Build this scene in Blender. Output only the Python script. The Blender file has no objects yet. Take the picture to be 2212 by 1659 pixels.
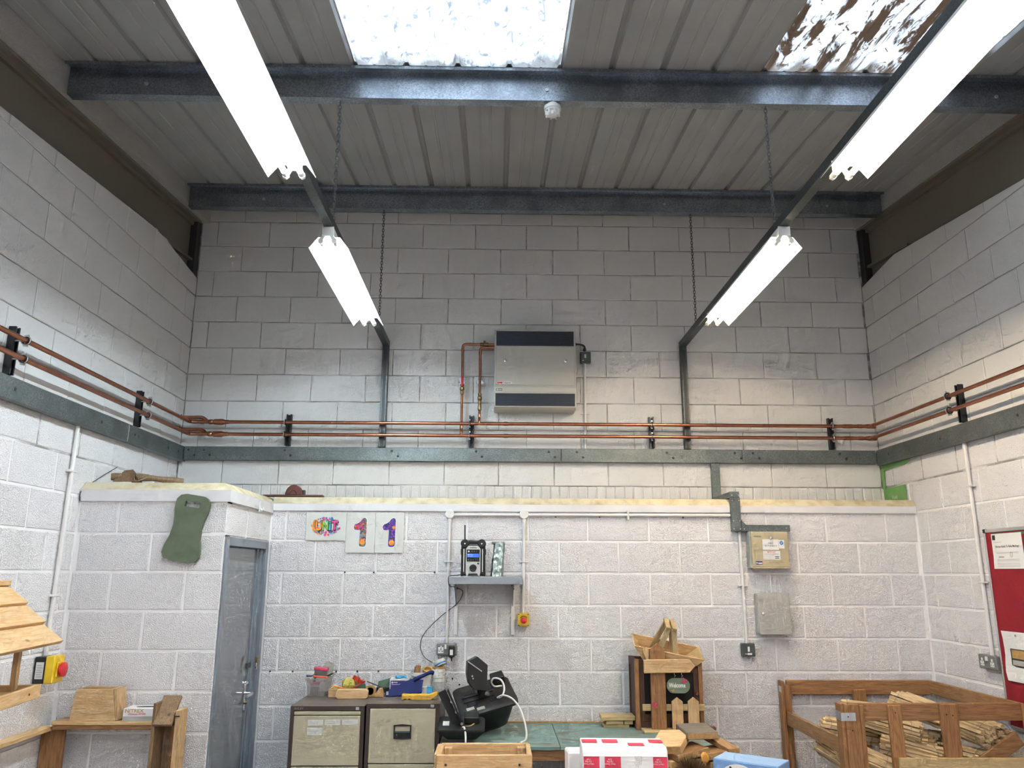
import bpy, bmesh, math, random
from mathutils import Matrix, Vector
random.seed(7)
sc = bpy.context.scene
COL = sc.collection
PI = math.pi

# ------------------------------------------------------------------ camera
PITCH, YAW, ROLL, EYE = 0.2342, 0.0198, 0.0034, 1.84
fwd = Vector((math.sin(YAW)*math.cos(PITCH), math.cos(YAW)*math.cos(PITCH), math.sin(PITCH)))
rgt = Vector((math.cos(YAW), -math.sin(YAW), 0))
upv = rgt.cross(fwd)
r2 = math.cos(ROLL)*rgt + math.sin(ROLL)*upv
u2 = -math.sin(ROLL)*rgt + math.cos(ROLL)*upv
cam = bpy.data.objects.new('camera', bpy.data.cameras.new('camera'))
COL.objects.link(cam)
mw = Matrix((r2, u2, -fwd)).transposed().to_4x4()
mw.translation = (0, 0, EYE)
cam.matrix_world = mw
cam.data.sensor_fit = 'HORIZONTAL'
cam.data.sensor_width = 36.0
cam.data.lens = 1706.05/2212*36.0
cam.data.clip_start = 0.05
sc.camera = cam

# ------------------------------------------------------------------ sky, exposure
world = bpy.data.worlds.new('world'); sc.world = world
world.use_nodes = True
bg = world.node_tree.nodes['Background']
bg.inputs[0].default_value = (0.80, 0.90, 1.0, 1)
bg.inputs[1].default_value = 2.2
sc.view_settings.view_transform = 'Standard'
sc.view_settings.look = 'None'
sc.view_settings.gamma = 1.0
sc.view_settings.use_curve_mapping = False
sc.view_settings.exposure = 1.32
TUBE_POWER = 40.0
sc.cycles.use_denoising = True
sc.cycles.max_bounces = 6
sc.cycles.diffuse_bounces = 4
sc.cycles.glossy_bounces = 3
sc.cycles.transmission_bounces = 4
sc.cycles.caustics_reflective = False
sc.cycles.caustics_refractive = False
sc.cycles.use_adaptive_sampling = True
sc.cycles.adaptive_threshold = 0.12
sc.cycles.adaptive_min_samples = 12
sc.cycles.use_light_tree = False

# ------------------------------------------------------------------ room numbers
XL, XR, YB, YL, YX = -2.586, 3.184, 6.456, 5.986, 5.004
XS = -1.668                      # side face of the cubicle
CH = 0.2296                      # course height
BW = 0.45                        # block module
Y0 = -3.2                        # wall behind the camera
def roof_z(y): return 4.2944 + 0.1*y

# ------------------------------------------------------------------ text outlines
TXT = {}
def _text(s, bold=0.0):
    key = (s, bold)
    if key in TXT: return TXT[key]
    cu = bpy.data.curves.new('t', 'FONT'); cu.body = s; cu.size = 1; cu.align_x = 'CENTER'; cu.align_y = 'CENTER'
    cu.offset = bold; cu.resolution_u = 2
    ob = bpy.data.objects.new('t', cu); COL.objects.link(ob)
    dg = bpy.context.evaluated_depsgraph_get()
    me = bpy.data.meshes.new_from_object(ob.evaluated_get(dg))
    r = ([v.co[:2] for v in me.vertices], [tuple(p.vertices) for p in me.polygons])
    bpy.data.objects.remove(ob); bpy.data.curves.remove(cu); bpy.data.meshes.remove(me)
    TXT[key] = r
    return r
for s, b in [('U', .03), ('N', .03), ('i', .03), ('T', .03), ('SIEMENS', .02), ('DB 2', .0), ('FED FROM DB A 10', 0), ('IMPORTANT', .02), ('KATRIN', .03),
             ('Hand Towel', 0), ('Zig Zag', 0), ('2 ply', 0), ('NITREX', .02), ('Ultimate AF200', .01), ('Welcome', .015), ('makita', .03), ('Copperad', .02), ('Cushelle', 0), ('BISLEY', 0),
             ('Ultimate Guide To Pallet Markings', .01), ('Void', 0), ('Specification', .02), ('DAB FM', 0), ('BBC Radio', 0), ('OK', 0)]:
    _text(s, b)

# ------------------------------------------------------------------ mesh collector
class Frame:                      # a flat sheet's own axes: origin, right, up, outward
    def __init__(s, o, r, u):
        s.o = Vector(o); s.r = Vector(r).normalized(); s.u = Vector(u).normalized(); s.n = s.r.cross(s.u)
    def p(s, a, b, h=0): return s.o + s.r*a + s.u*b + s.n*h

class MB:
    def __init__(s): s.v = []; s.f = []; s.m = []
    def poly(s, pts, mi=0):
        i = len(s.v); s.v += [tuple(p) for p in pts]; s.f.append(tuple(range(i, i+len(pts)))); s.m.append(mi); return s
    def raw(s, vs, fs, mi=0):
        i = len(s.v); s.v += [tuple(p) for p in vs]
        for f in fs: s.f.append(tuple(i+k for k in f)); s.m.append(mi)
        return s
    def box(s, x0, x1, y0, y1, z0, z1, mi=0, T=None):
        vs = [Vector((x, y, z)) for x in (x0, x1) for y in (y0, y1) for z in (z0, z1)]
        if T is not None: vs = [T @ v for v in vs]
        return s.raw(vs, [(0,1,3,2), (4,6,7,5), (0,4,5,1), (2,3,7,6), (0,2,6,4), (1,5,7,3)], mi)
    def bar(s, a, b, w, h, up=(0,0,1), mi=0):
        a = Vector(a); b = Vector(b); d = (b-a).normalized(); up = Vector(up)
        r = d.cross(up)
        if r.length < 1e-5: r = d.cross(Vector((1,0,0)))
        r.normalize(); u = r.cross(d)
        vs = [p + r*x*w/2 + u*y*h/2 for p in (a, b) for x, y in ((-1,-1), (1,-1), (1,1), (-1,1))]
        return s.raw(vs, [(3,2,1,0), (4,5,6,7), (0,1,5,4), (1,2,6,5), (2,3,7,6), (3,0,4,7)], mi)
    def prism(s, poly, fr, h0, h1, mi=0):          # polygon in a Frame pushed from h0 to h1
        n = len(poly)
        vs = [fr.p(a, b, h0) for a, b in poly] + [fr.p(a, b, h1) for a, b in poly]
        fs = [tuple(range(n-1, -1, -1)), tuple(range(n, 2*n))] + [(k, (k+1) % n, n+(k+1) % n, n+k) for k in range(n)]
        return s.raw(vs, fs, mi)
    def tube(s, pts, r, n=8, mi=0, closed=False):
        pts = [Vector(p) for p in pts]; N = len(pts); rings = []; ref = None
        for i, p in enumerate(pts):
            if closed: t = pts[(i+1) % N]-pts[i-1]
            else: t = pts[min(i+1, N-1)]-pts[max(i-1, 0)]
            t.normalize()
            if ref is None:
                ref = t.cross(Vector((0,0,1)))
                if ref.length < .1: ref = t.cross(Vector((1,0,0)))
            ref = (ref - t*ref.dot(t)).normalized(); b = t.cross(ref)
            rr = r[i] if isinstance(r, (list, tuple)) else r
            rings.append([p + (ref*math.cos(2*PI*k/n) + b*math.sin(2*PI*k/n))*rr for k in range(n)])
        base = len(s.v)
        for R_ in rings: s.v += [tuple(q) for q in R_]
        for i in range(N if closed else N-1):
            j = (i+1) % N
            for k in range(n):
                s.f.append((base+i*n+k, base+i*n+(k+1) % n, base+j*n+(k+1) % n, base+j*n+k)); s.m.append(mi)
        if not closed:
            s.f.append(tuple(base+k for k in range(n-1, -1, -1))); s.m.append(mi)
            s.f.append(tuple(base+(N-1)*n+k for k in range(n))); s.m.append(mi)
        return s
    def cyl(s, a, b, r, r1=None, n=16, mi=0):
        return s.tube([a, b], [r, r if r1 is None else r1], n, mi)
    def lathe(s, prof, o, axis, n=24, mi=0):       # prof: (radius, height along axis)
        o = Vector(o); ax = Vector(axis).normalized()
        a = ax.cross(Vector((0,0,1)))
        if a.length < .1: a = ax.cross(Vector((1,0,0)))
        a.normalize(); b = ax.cross(a); base = len(s.v); N = len(prof)
        for r, h in prof:
            s.v += [tuple(o + ax*h + (a*math.cos(2*PI*k/n) + b*math.sin(2*PI*k/n))*r) for k in range(n)]
        for i in range(N-1):
            for k in range(n):
                s.f.append((base+i*n+k, base+i*n+(k+1) % n, base+(i+1)*n+(k+1) % n, base+(i+1)*n+k)); s.m.append(mi)
        if prof[0][0] > 1e-6: s.f.append(tuple(base+k for k in range(n-1, -1, -1))); s.m.append(mi)
        if prof[-1][0] > 1e-6: s.f.append(tuple(base+(N-1)*n+k for k in range(n))); s.m.append(mi)
        return s
    def disc(s, fr, a, b, r, h=0, n=20, mi=0):
        return s.poly([fr.p(a+r*math.cos(2*PI*k/n), b+r*math.sin(2*PI*k/n), h) for k in range(n)], mi)
    def rect(s, fr, a0, a1, b0, b1, h=0, mi=0):
        return s.poly([fr.p(a0,b0,h), fr.p(a1,b0,h), fr.p(a1,b1,h), fr.p(a0,b1,h)], mi)
    def text(s, fr, t, a, b, size, h=0, mi=0, bold=0, width=None):
        vs, fs = _text(t, bold)
        kx = size
        if width:
            w = max(v[0] for v in vs)-min(v[0] for v in vs); kx = width/w
        return s.raw([fr.p(a+x*kx, b+y*size, h) for x, y in vs], fs, mi)
    def build(s, name, mat, parent=None, smooth=False, bev=0, world=False, seg=1, norm=True):
        off = Vector((0,0,0))
        if world and parent is not None: off = parent.location.copy()
        me = bpy.data.meshes.new(name)
        me.from_pydata([tuple(Vector(v)-off) for v in s.v], [], s.f)
        mats = mat if isinstance(mat, (list, tuple)) else [mat]
        for m_ in mats: me.materials.append(m_)
        for p, mi in zip(me.polygons, s.m): p.material_index = mi
        bm = bmesh.new(); bm.from_mesh(me)
        if norm:
            bmesh.ops.remove_doubles(bm, verts=bm.verts, dist=1e-6)
            bmesh.ops.recalc_face_normals(bm, faces=bm.faces)
        if bev:
            es = [e for e in bm.edges if len(e.link_faces) == 2 and e.calc_face_angle(0) > .5]
            bmesh.ops.bevel(bm, geom=es, offset=bev, segments=seg, affect='EDGES', profile=.5, clamp_overlap=True)
        bm.to_mesh(me); bm.free()
        if smooth:
            for p in me.polygons: p.use_smooth = True
            me.set_sharp_from_angle(angle=math.radians(42))
        o = bpy.data.objects.new(name, me); COL.objects.link(o)
        if parent is not None: o.parent = parent
        return o

def curve(pts, k=6):                                # smooth path through points
    P = [Vector(p) for p in pts]; P = [P[0]*2-P[1]] + P + [P[-1]*2-P[-2]]; out = []
    for i in range(1, len(P)-2):
        for j in range(k):
            t = j/k; a, b, c, d = P[i-1:i+3]
            out.append(.5*((2*b) + (c-a)*t + (2*a-5*b+4*c-d)*t*t + (3*b-a-3*c+d)*t**3))
    out.append(P[-2]); return out

def rrect(w, h, r, n=5):
    out = []
    for cx, cy, a0 in ((w-r, h-r, 0), (-w+r, h-r, PI/2), (-w+r, -h+r, PI), (w-r, -h+r, 1.5*PI)):
        out += [(cx+r*math.cos(a0+PI/2*k/n), cy+r*math.sin(a0+PI/2*k/n)) for k in range(n+1)]
    return out
def tag(o, label=None, cat=None, group=None, kind=None):
    if label: o['label'] = label
    if cat: o['category'] = cat
    if group: o['group'] = group
    if kind: o['kind'] = kind
    return o
def thing(name, label, cat, loc=(0,0,0), rot=(0,0,0), group=None):
    o = bpy.data.objects.new(name, None); COL.objects.link(o)
    o.location = loc; o.rotation_euler = rot; o.empty_display_size = .05
    return tag(o, label, cat, group)

# ------------------------------------------------------------------ materials
def mat(name, col=(.8,.8,.8), rough=.5, metal=0.0, **kw):
    m = bpy.data.materials.new(name); m.use_nodes = True
    b = m.node_tree.nodes['Principled BSDF']
    b.inputs['Base Color'].default_value = (*col, 1); b.inputs['Roughness'].default_value = rough; b.inputs['Metallic'].default_value = metal
    for k, v in kw.items(): b.inputs[k].default_value = v
    return m
class N:                                            # tiny node helper
    def __init__(s, m): s.t = m.node_tree; s.b = s.t.nodes['Principled BSDF']; s.geo = s.t.nodes.new('ShaderNodeNewGeometry'); s.tc = s.t.nodes.new('ShaderNodeTexCoord')
    def new(s, ty, **kw):
        n = s.t.nodes.new(ty)
        for k, v in kw.items(): setattr(n, k, v)
        return n
    def link(s, a, b): s.t.links.new(a, b)
    def mapping(s, src, scale): 
        n = s.new('ShaderNodeMapping'); n.inputs['Scale'].default_value = scale; s.link(src, n.inputs['Vector']); return n.outputs[0]
    def noise(s, vec, scale, detail=4, rough=.55, dist=0):
        n = s.new('ShaderNodeTexNoise'); n.inputs['Scale'].default_value = scale; n.inputs['Detail'].default_value = detail
        n.inputs['Roughness'].default_value = rough; n.inputs['Distortion'].default_value = dist; s.link(vec, n.inputs['Vector']); return n.outputs['Fac']
    def ramp(s, fac, stops):
        n = s.new('ShaderNodeValToRGB'); e = n.color_ramp.elements
        while len(e) < len(stops): e.new(.5)
        for el, (p, c) in zip(e, stops): el.position = p; el.color = (*c, 1) if len(c) == 3 else c
        s.link(fac, n.inputs['Fac']); return n.outputs['Color']
    def mix(s, fac, a, b, mode='MIX'):
        n = s.new('ShaderNodeMix', data_type='RGBA', blend_type=mode)
        for sock, v in ((n.inputs[0], fac), (n.inputs[6], a), (n.inputs[7], b)):
            if hasattr(v, 'is_linked') or hasattr(v, 'links'): s.link(v, sock)
            elif isinstance(v, (int, float)): sock.default_value = v
            else: sock.default_value = (*v, 1)
        return n.outputs[2]
    def bump(s, h, dist, strength=1.0, prev=None):
        n = s.new('ShaderNodeBump'); n.inputs['Distance'].default_value = dist; n.inputs['Strength'].default_value = strength
        s.link(h, n.inputs['Height'])
        if prev is not None: s.link(prev, n.inputs['Normal'])
        return n.outputs[0]

def paint_wall(name, col, pit, grain):
    m = mat(name, col, .75); n = N(m); pos = n.geo.outputs['Position']
    info = n.new('ShaderNodeObjectInfo')
    r = n.ramp(info.outputs['Random'], [(0, tuple(c*.955 for c in col)), (1, tuple(min(1, c*1.03) for c in col))])
    big = n.noise(pos, 1.6, 5)
    c = n.mix(n.ramp(big, [(.35, (0,0,0)), (.75, (1,1,1))]), r, tuple(c*.93 for c in col))
    vo = n.new('ShaderNodeTexVoronoi'); vo.inputs['Scale'].default_value = 48; n.link(pos, vo.inputs['Vector'])
    hole = n.ramp(vo.outputs['Distance'], [(.07, (1,1,1)), (.13, (0,0,0))])
    gate = n.ramp(n.noise(pos, 13, 2), [(.52, (0,0,0)), (.62, (1,1,1))])
    pits = n.mix(1.0, hole, gate, 'MULTIPLY')
    c = n.mix(n.mix(1.0, pits, (pit, pit, pit), 'MULTIPLY'), c, (.22, .20, .19))
    n.link(c, n.b.inputs['Base Color'])
    h1 = n.noise(pos, 150, 2, .6)
    nb = n.bump(n.ramp(h1, [(.34, (0,0,0)), (.56, (1,1,1))]), .0046*grain, 1.0)
    n.link(nb, n.b.inputs['Normal'])
    return m

def wood(name, light, dark, axis='x', scale=1.0, rough=.6, knots=True, contrast=1.0):
    m = mat(name, light, rough); n = N(m)
    info = n.new('ShaderNodeObjectInfo')
    add = n.new('ShaderNodeVectorMath', operation='ADD'); sc3 = n.new('ShaderNodeVectorMath', operation='SCALE')
    com = n.new('ShaderNodeCombineXYZ')
    for k in range(3): n.link(info.outputs['Random'], com.inputs[k])
    n.link(com.outputs[0], sc3.inputs[0]); sc3.inputs['Scale'].default_value = 9.0
    n.link(n.tc.outputs['Object'], add.inputs[0]); n.link(sc3.outputs[0], add.inputs[1])
    st = {'x': (1.2,14,14), 'y': (14,1.2,14), 'z': (14,14,1.2)}[axis]
    v = n.mapping(add.outputs[0], tuple(k*scale for k in st))
    g = n.noise(v, 1.6, 3, .5, 1.2)
    wv = n.new('ShaderNodeMath', operation='SINE'); mu = n.new('ShaderNodeMath', operation='MULTIPLY'); mu.inputs[1].default_value = 26
    n.link(g, mu.inputs[0]); n.link(mu.outputs[0], wv.inputs[0])
    ring = n.ramp(wv.outputs[0], [(.1, (0,0,0)), (.95, (1,1,1))])
    fine = n.noise(v, 9, 2, .7)
    c = n.mix(ring, light, tuple(l+(d-l)*.55*contrast for l, d in zip(light, dark)))
    c = n.mix(n.ramp(fine, [(.45, (0,0,0)), (.75, (1,1,1))]), c, dark)
    tint = n.ramp(info.outputs['Random'], [(0, (.86,.86,.86)), (1, (1,1,1))])
    c = n.mix(1.0, c, tint, 'MULTIPLY')
    if knots:
        vo = n.new('ShaderNodeTexVoronoi'); vo.inputs['Scale'].default_value = 5.0; n.link(n.mapping(add.outputs[0], {'x': (.5,1,1), 'y': (1,.5,1), 'z': (1,1,.5)}[axis]), vo.inputs['Vector'])
        c = n.mix(n.ramp(vo.outputs['Distance'], [(.03, (.8,.8,.8)), (.055, (0,0,0))]), c, tuple(d*.4 for d in dark))
    n.link(c, n.b.inputs['Base Color'])
    n.link(n.bump(fine, .0008, .5), n.b.inputs['Normal'])
    return m

def galv(name, a, b, rough=.42, metal=.85):
    m = mat(name, a, rough, metal); n = N(m); pos = n.geo.outputs['Position']
    vo = n.new('ShaderNodeTexVoronoi'); vo.inputs['Scale'].default_value = 150; n.link(pos, vo.inputs['Vector'])
    sp = n.new('ShaderNodeSeparateColor'); n.link(vo.outputs['Color'], sp.inputs[0])
    c = n.ramp(sp.outputs[0], [(0, a), (1, b)])
    c = n.mix(n.ramp(n.noise(pos, 6, 4), [(.4, (0,0,0)), (.8, (1,1,1))]), c, tuple(x*.85 for x in a))
    n.link(c, n.b.inputs['Base Color']); return m

def speckled(name, col, other, scale, lo, hi, rough=.6, metal=0):
    m = mat(name, col, rough, metal); n = N(m)
    n.link(n.mix(n.ramp(n.noise(n.geo.outputs['Position'], scale, 5, .6), [(lo, (0,0,0)), (hi, (1,1,1))]), col, other), n.b.inputs['Base Color']); return m

def emit(name, col, strength):
    m = bpy.data.materials.new(name); m.use_nodes = True; nt = m.node_tree
    b = nt.nodes['Principled BSDF']; b.inputs['Base Color'].default_value = (*col, 1); b.inputs['Emission Color'].default_value = (*col, 1)
    b.inputs['Emission Strength'].default_value = strength; return m

def rooflight_mat(name, dirty):
    m = bpy.data.materials.new(name); m.use_nodes = True; nt = m.node_tree; n = N(m)
    obj = n.tc.outputs['Object']
    st = n.mapping(obj, (5.5, .9, 1))
    d1 = n.noise(st, 1.4, 8, .62, .6)
    d2 = n.noise(n.mapping(obj, (9, 5, 1)), 2.2, 6, .6, .8)
    if dirty:
        dirt = n.ramp(d1, [(.46, (0,0,0)), (.53, (1,1,1))]); spots = n.ramp(d2, [(.54, (0,0,0)), (.62, (1,1,1))])
    else:
        dirt = n.ramp(d1, [(.52, (0,0,0)), (.66, (.93,.93,.93))]); spots = n.ramp(d2, [(.55, (0,0,0)), (.62, (.9,.9,.9))])
    sep = n.new('ShaderNodeSeparateXYZ'); n.link(obj, sep.inputs[0])
    edge = n.new('ShaderNodeMath', operation='ADD'); n.link(sep.outputs['Y'], edge.inputs[0])
    nz = n.new('ShaderNodeMath', operation='MULTIPLY_ADD'); n.link(n.noise(n.mapping(obj, (6, 3, 1)), 1.3, 5), nz.inputs[0]); nz.inputs[1].default_value = .45; nz.inputs[2].default_value = -.22
    n.link(nz.outputs[0], edge.inputs[1])
    eave = n.ramp(edge.outputs[0], [(0.0, (0,0,0)), (1, (0,0,0))])
    cr = eave.node.color_ramp; cr.elements[0].position = .76; cr.elements[1].position = .96; cr.elements[1].color = (.92,.92,.92,1)
    clean = (.74, .80, .86); brown = (.026, .016, .010)
    col = n.mix(dirt, clean, tuple(k*1.0 for k in brown) if dirty else (.15,.15,.15))
    col = n.mix(spots, col, (.045,.028,.018) if dirty else (.12,.135,.16))
    col = n.mix(eave, col, (.05,.035,.025) if dirty else (.10,.10,.10))
    tr = n.new('ShaderNodeBsdfTranslucent'); n.link(col, tr.inputs['Color'])
    df = n.new('ShaderNodeBsdfDiffuse'); n.link(n.mix(.5, col, (.5,.45,.4)), df.inputs['Color'])
    mx = n.new('ShaderNodeMixShader'); mx.inputs[0].default_value = .18; n.link(tr.outputs[0], mx.inputs[1]); n.link(df.outputs[0], mx.inputs[2])
    out = nt.nodes['Material Output']; n.link(mx.outputs[0], out.inputs['Surface'])
    return m

M = {}
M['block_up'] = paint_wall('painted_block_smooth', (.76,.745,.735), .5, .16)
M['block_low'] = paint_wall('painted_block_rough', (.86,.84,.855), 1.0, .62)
M['mortar'] = speckled('painted_mortar', (.90,.885,.89), (.80,.785,.79), 9, .5, .8, .75)
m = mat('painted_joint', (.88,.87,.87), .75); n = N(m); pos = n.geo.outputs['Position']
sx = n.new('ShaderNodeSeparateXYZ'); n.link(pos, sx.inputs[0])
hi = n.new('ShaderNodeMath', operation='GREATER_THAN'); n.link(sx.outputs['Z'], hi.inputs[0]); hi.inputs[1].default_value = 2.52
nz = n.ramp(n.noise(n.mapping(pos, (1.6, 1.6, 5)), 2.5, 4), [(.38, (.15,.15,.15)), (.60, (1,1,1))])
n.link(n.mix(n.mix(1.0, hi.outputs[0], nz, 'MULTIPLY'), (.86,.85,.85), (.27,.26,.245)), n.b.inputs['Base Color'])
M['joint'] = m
M['render'] = paint_wall('painted_render', (.66,.64,.62), .7, 1.2)
M['floor'] = speckled('concrete_floor', (.33,.32,.31), (.24,.23,.22), 3, .4, .7, .7)
M['fascia'] = speckled('painted_board', (.74,.73,.745), (.64,.63,.645), 5, .5, .8, .6)
M['yellowed'] = speckled('yellowed_edge', (.66,.59,.42), (.42,.31,.17), 11, .44, .76, .6)
M['liner'] = speckled('roof_liner', (.40,.405,.405), (.355,.36,.36), 2.2, .35, .7, .5)
M['rafter'] = mat('rafter_paint', (.20,.172,.14), .45)
M['steel_dark'] = speckled('dark_steel', (.035,.037,.045), (.06,.05,.045), 8, .4, .7, .45, .3)
M['purlin'] = galv('galvanised_purlin', (.24,.27,.31), (.46,.50,.55), .36, .97)
M['galv'] = galv('galvanised', (.13,.15,.148), (.235,.262,.255), .45, .75)
M['rail'] = galv('rail_steel', (.075,.085,.085), (.14,.155,.155), .42, .7)
M['strut'] = mat('strut_steel', (.05,.052,.055), .38, .8)
M['zinc'] = mat('zinc', (.62,.64,.66), .3, .9)
M['chain'] = mat('chain_steel', (.16,.16,.16), .45, .8)
M['rubber'] = mat('rubber', (.015,.015,.017), .6)
M['copper'] = speckled('copper', (.46,.19,.115), (.34,.13,.075), 14, .45, .75, .3, 1.0)
M['brass'] = mat('brass', (.30,.22,.105), .4, .9)
M['chrome'] = mat('chrome', (.8,.81,.82), .15, 1.0)
M['white_plastic'] = mat('white_plastic', (.80,.80,.78), .4)
M['conduit'] = mat('painted_conduit', (.78,.76,.75), .5)
M['lamp_body'] = mat('lamp_enamel', (.78,.77,.73), .4)
M['tube_cool'] = emit('tube_cool', (.74,.91,1.0), TUBE_POWER)
M['tube_neutral'] = emit('tube_neutral', (.91,.96,1.0), TUBE_POWER)
M['tube_warm'] = emit('tube_warm', (1.0,.83,.60), TUBE_POWER)
M['tube_cap'] = mat('tube_cap', (.7,.7,.68), .4, .3)
M['heater'] = mat('heater_enamel', (.52,.50,.445), .4)
M['grille'] = mat('grille_black', (.012,.015,.022), .4)
M['grille_bar'] = mat('grille_bar', (.035,.042,.058), .35, .3)
M['red'] = mat('red_plastic', (.62,.02,.03), .35)
M['black'] = mat('black_plastic', (.014,.014,.015), .4)
M['black_gloss'] = mat('black_gloss', (.01,.01,.011), .2)
M['dusty_black'] = speckled('dusty_black', (.010,.010,.010), (.05,.045,.038), 9, .45, .85, .55)
M['grey_box'] = mat('grey_metalclad', (.20,.205,.205), .45, .2)
M['grey_dark_box'] = mat('dark_grey_metalclad', (.075,.088,.085), .45, .2)
M['grey_shelf'] = mat('grey_painted_steel', (.27,.295,.325), .4)
M['door_grey'] = mat('grey_gloss_door', (.20,.22,.245), .05)
M['door_grey'].node_tree.nodes['Principled BSDF'].inputs['Specular IOR Level'].default_value = .65
M['frame_grey'] = mat('grey_door_frame', (.20,.235,.275), .35)
M['yellow'] = mat('yellow_plastic', (.78,.52,.02), .4)
M['beige_panel'] = mat('beige_enamel', (.47,.40,.26), .4)
M['beige_side'] = mat('grey_enamel', (.34,.345,.31), .4)
M['key_cab'] = mat('grey_cabinet_enamel', (.42,.415,.39), .4)
M['paper'] = mat('paper', (.80,.80,.79), .7)
M['paper_grey'] = mat('card', (.66,.66,.63), .6)
M['ink'] = mat('ink', (.03,.03,.03), .7)
M['ink_grey'] = mat('ink_grey', (.35,.35,.35), .7)
M['blue'] = mat('blue_ink', (.03,.22,.55), .5)
M['teal_ink'] = mat('teal_ink', (.05,.22,.22), .5)
M['green_pad'] = speckled('green_foam', (.135,.165,.105), (.10,.125,.08), 12, .4, .7, .8)
M['green_paint'] = speckled('green_paint', (.16,.36,.10), (.22,.42,.15), 8, .4, .7, .6)
M['felt_red'] = speckled('red_felt', (.29,.008,.018), (.24,.007,.015), 30, .4, .7, .9)
M['alu'] = mat('aluminium', (.60,.60,.60), .35, .8)
M['rust'] = speckled('rust_brown', (.105,.035,.026), (.16,.055,.04), 14, .4, .7, .7)
M['pine'] = wood('pale_pine', (.72,.50,.27), (.55,.32,.13), 'x')
M['pine_y'] = wood('pale_pine_y', (.74,.51,.27), (.56,.32,.12), 'y')
M['pine_z'] = wood('pale_pine_z', (.66,.46,.25), (.48,.28,.12), 'z')
M['treated'] = wood('treated_pine', (.60,.44,.22), (.45,.33,.15), 'x')
M['treated_z'] = wood('treated_pine_z', (.50,.38,.20), (.36,.28,.14), 'z')
M['orange_x'] = wood('stained_pine_x', (.38,.20,.082), (.21,.092,.034), 'x')
M['orange_y'] = wood('stained_pine_y', (.42,.24,.105), (.25,.115,.045), 'y')
M['orange_z'] = wood('stained_pine_z', (.38,.19,.072), (.21,.088,.03), 'z')
M['dark_wood'] = wood('dark_stained_wood', (.105,.042,.022), (.05,.018,.01), 'z')
M['rough_wood'] = wood('rough_wood', (.30,.19,.10), (.14,.085,.045), 'z', 2.0)
M['grey_wood'] = wood('weathered_wood', (.20,.165,.125), (.11,.09,.07), 'x', 2.0)
M['end_grain'] = speckled('end_grain', (.48,.30,.13), (.34,.19,.08), 60, .4, .7, .8)
M['kindling'] = wood('kindling', (.70,.53,.31), (.46,.31,.16), 'x', 1.5, knots=False)
M['net'] = mat('netting', (.30,.26,.2), .6)
M['cab_brown'] = mat('cabinet_brown', (.052,.033,.027), .4)
M['cab_top'] = speckled('dusty_cabinet_top', (.12,.095,.08), (.22,.18,.15), 7, .4, .75, .5)
M['cab_cream'] = mat('cabinet_cream', (.46,.42,.30), .4)
M['bench_top'] = None
M['pink'] = mat('pink_plastic', (.62,.05,.13), .4)
M['orange_p'] = mat('orange_plastic', (.85,.25,.03), .4)
M['coral'] = mat('coral_plastic', (.80,.14,.08), .4)
M['clear'] = mat('clear_plastic', (.50,.48,.46), .15, 0, Alpha=.30)
M['clear_glass'] = mat('clear_cup', (.85,.85,.85), .05, 0, Alpha=.22)
M['navy'] = mat('navy_plastic', (.003,.012,.11), .5)
M['navy'].node_tree.nodes['Principled BSDF'].inputs['Specular IOR Level'].default_value = .25
M['purple'] = mat('purple_card', (.06,.035,.22), .5)
M['sponge'] = speckled('yellow_foam', (.70,.42,.06), (.55,.30,.05), 40, .4, .7, .9)
M['ochre'] = mat('ochre_tape', (.45,.28,.09), .5)
M['yarn'] = speckled('yellow_rubber', (.60,.52,.13), (.42,.34,.08), 30, .4, .7, .7)
M['green_card'] = mat('green_card', (.08,.145,.095), .6)
M['sky_blue'] = mat('sky_blue', (.05,.40,.70), .5)
M['cable_white'] = mat('white_cable', (.78,.76,.72), .45)
M['lcd'] = emit('radio_screen', (.015,.06,.95), 1.0)
M['sage'] = mat('sage_paint', (.16,.20,.14), .6)
M['silver'] = mat('silver_plastic', (.50,.51,.50), .35, .2)
M['crimson'] = mat('crimson_print', (.62,.035,.08), .5)
M['wrap'] = mat('white_wrap', (.82,.80,.80), .35)
M['tissue'] = mat('blue_carton', (.18,.34,.62), .4)
M['tissue_hi'] = mat('pale_blue_carton', (.30,.48,.75), .4)
M['bristle'] = mat('bristle', (.14,.075,.03), .8)
M['amber'] = mat('amber_wood', (.60,.28,.05), .4)
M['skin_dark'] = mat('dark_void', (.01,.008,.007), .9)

# bench top: worn turquoise paint with bare spots
m = mat('worn_turquoise', (.16,.27,.25), .55); n = N(m); pos = n.geo.outputs['Position']
a = n.ramp(n.noise(n.mapping(pos, (1,2.2,1)), 5, 6, .62), [(.50, (0,0,0)), (.64, (.9,.9,.9))])
b = n.ramp(n.noise(pos, 2.2, 3), [(.35, (.14,.25,.235)), (.7, (.22,.32,.29))])
n.link(n.mix(a, b, (.20,.16,.11)), n.b.inputs['Base Color']); M['bench_top'] = m
# crinkled foil
m = mat('foil', (.36,.44,.42), .28, 1.0); n = N(m)
vo = n.new('ShaderNodeTexVoronoi'); vo.inputs['Scale'].default_value = 48; n.link(n.mapping(n.tc.outputs['Object'], (1,1,.5)), vo.inputs['Vector'])
n.link(n.bump(vo.outputs['Distance'], .007, .8), n.b.inputs['Normal']); M['foil'] = m
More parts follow.
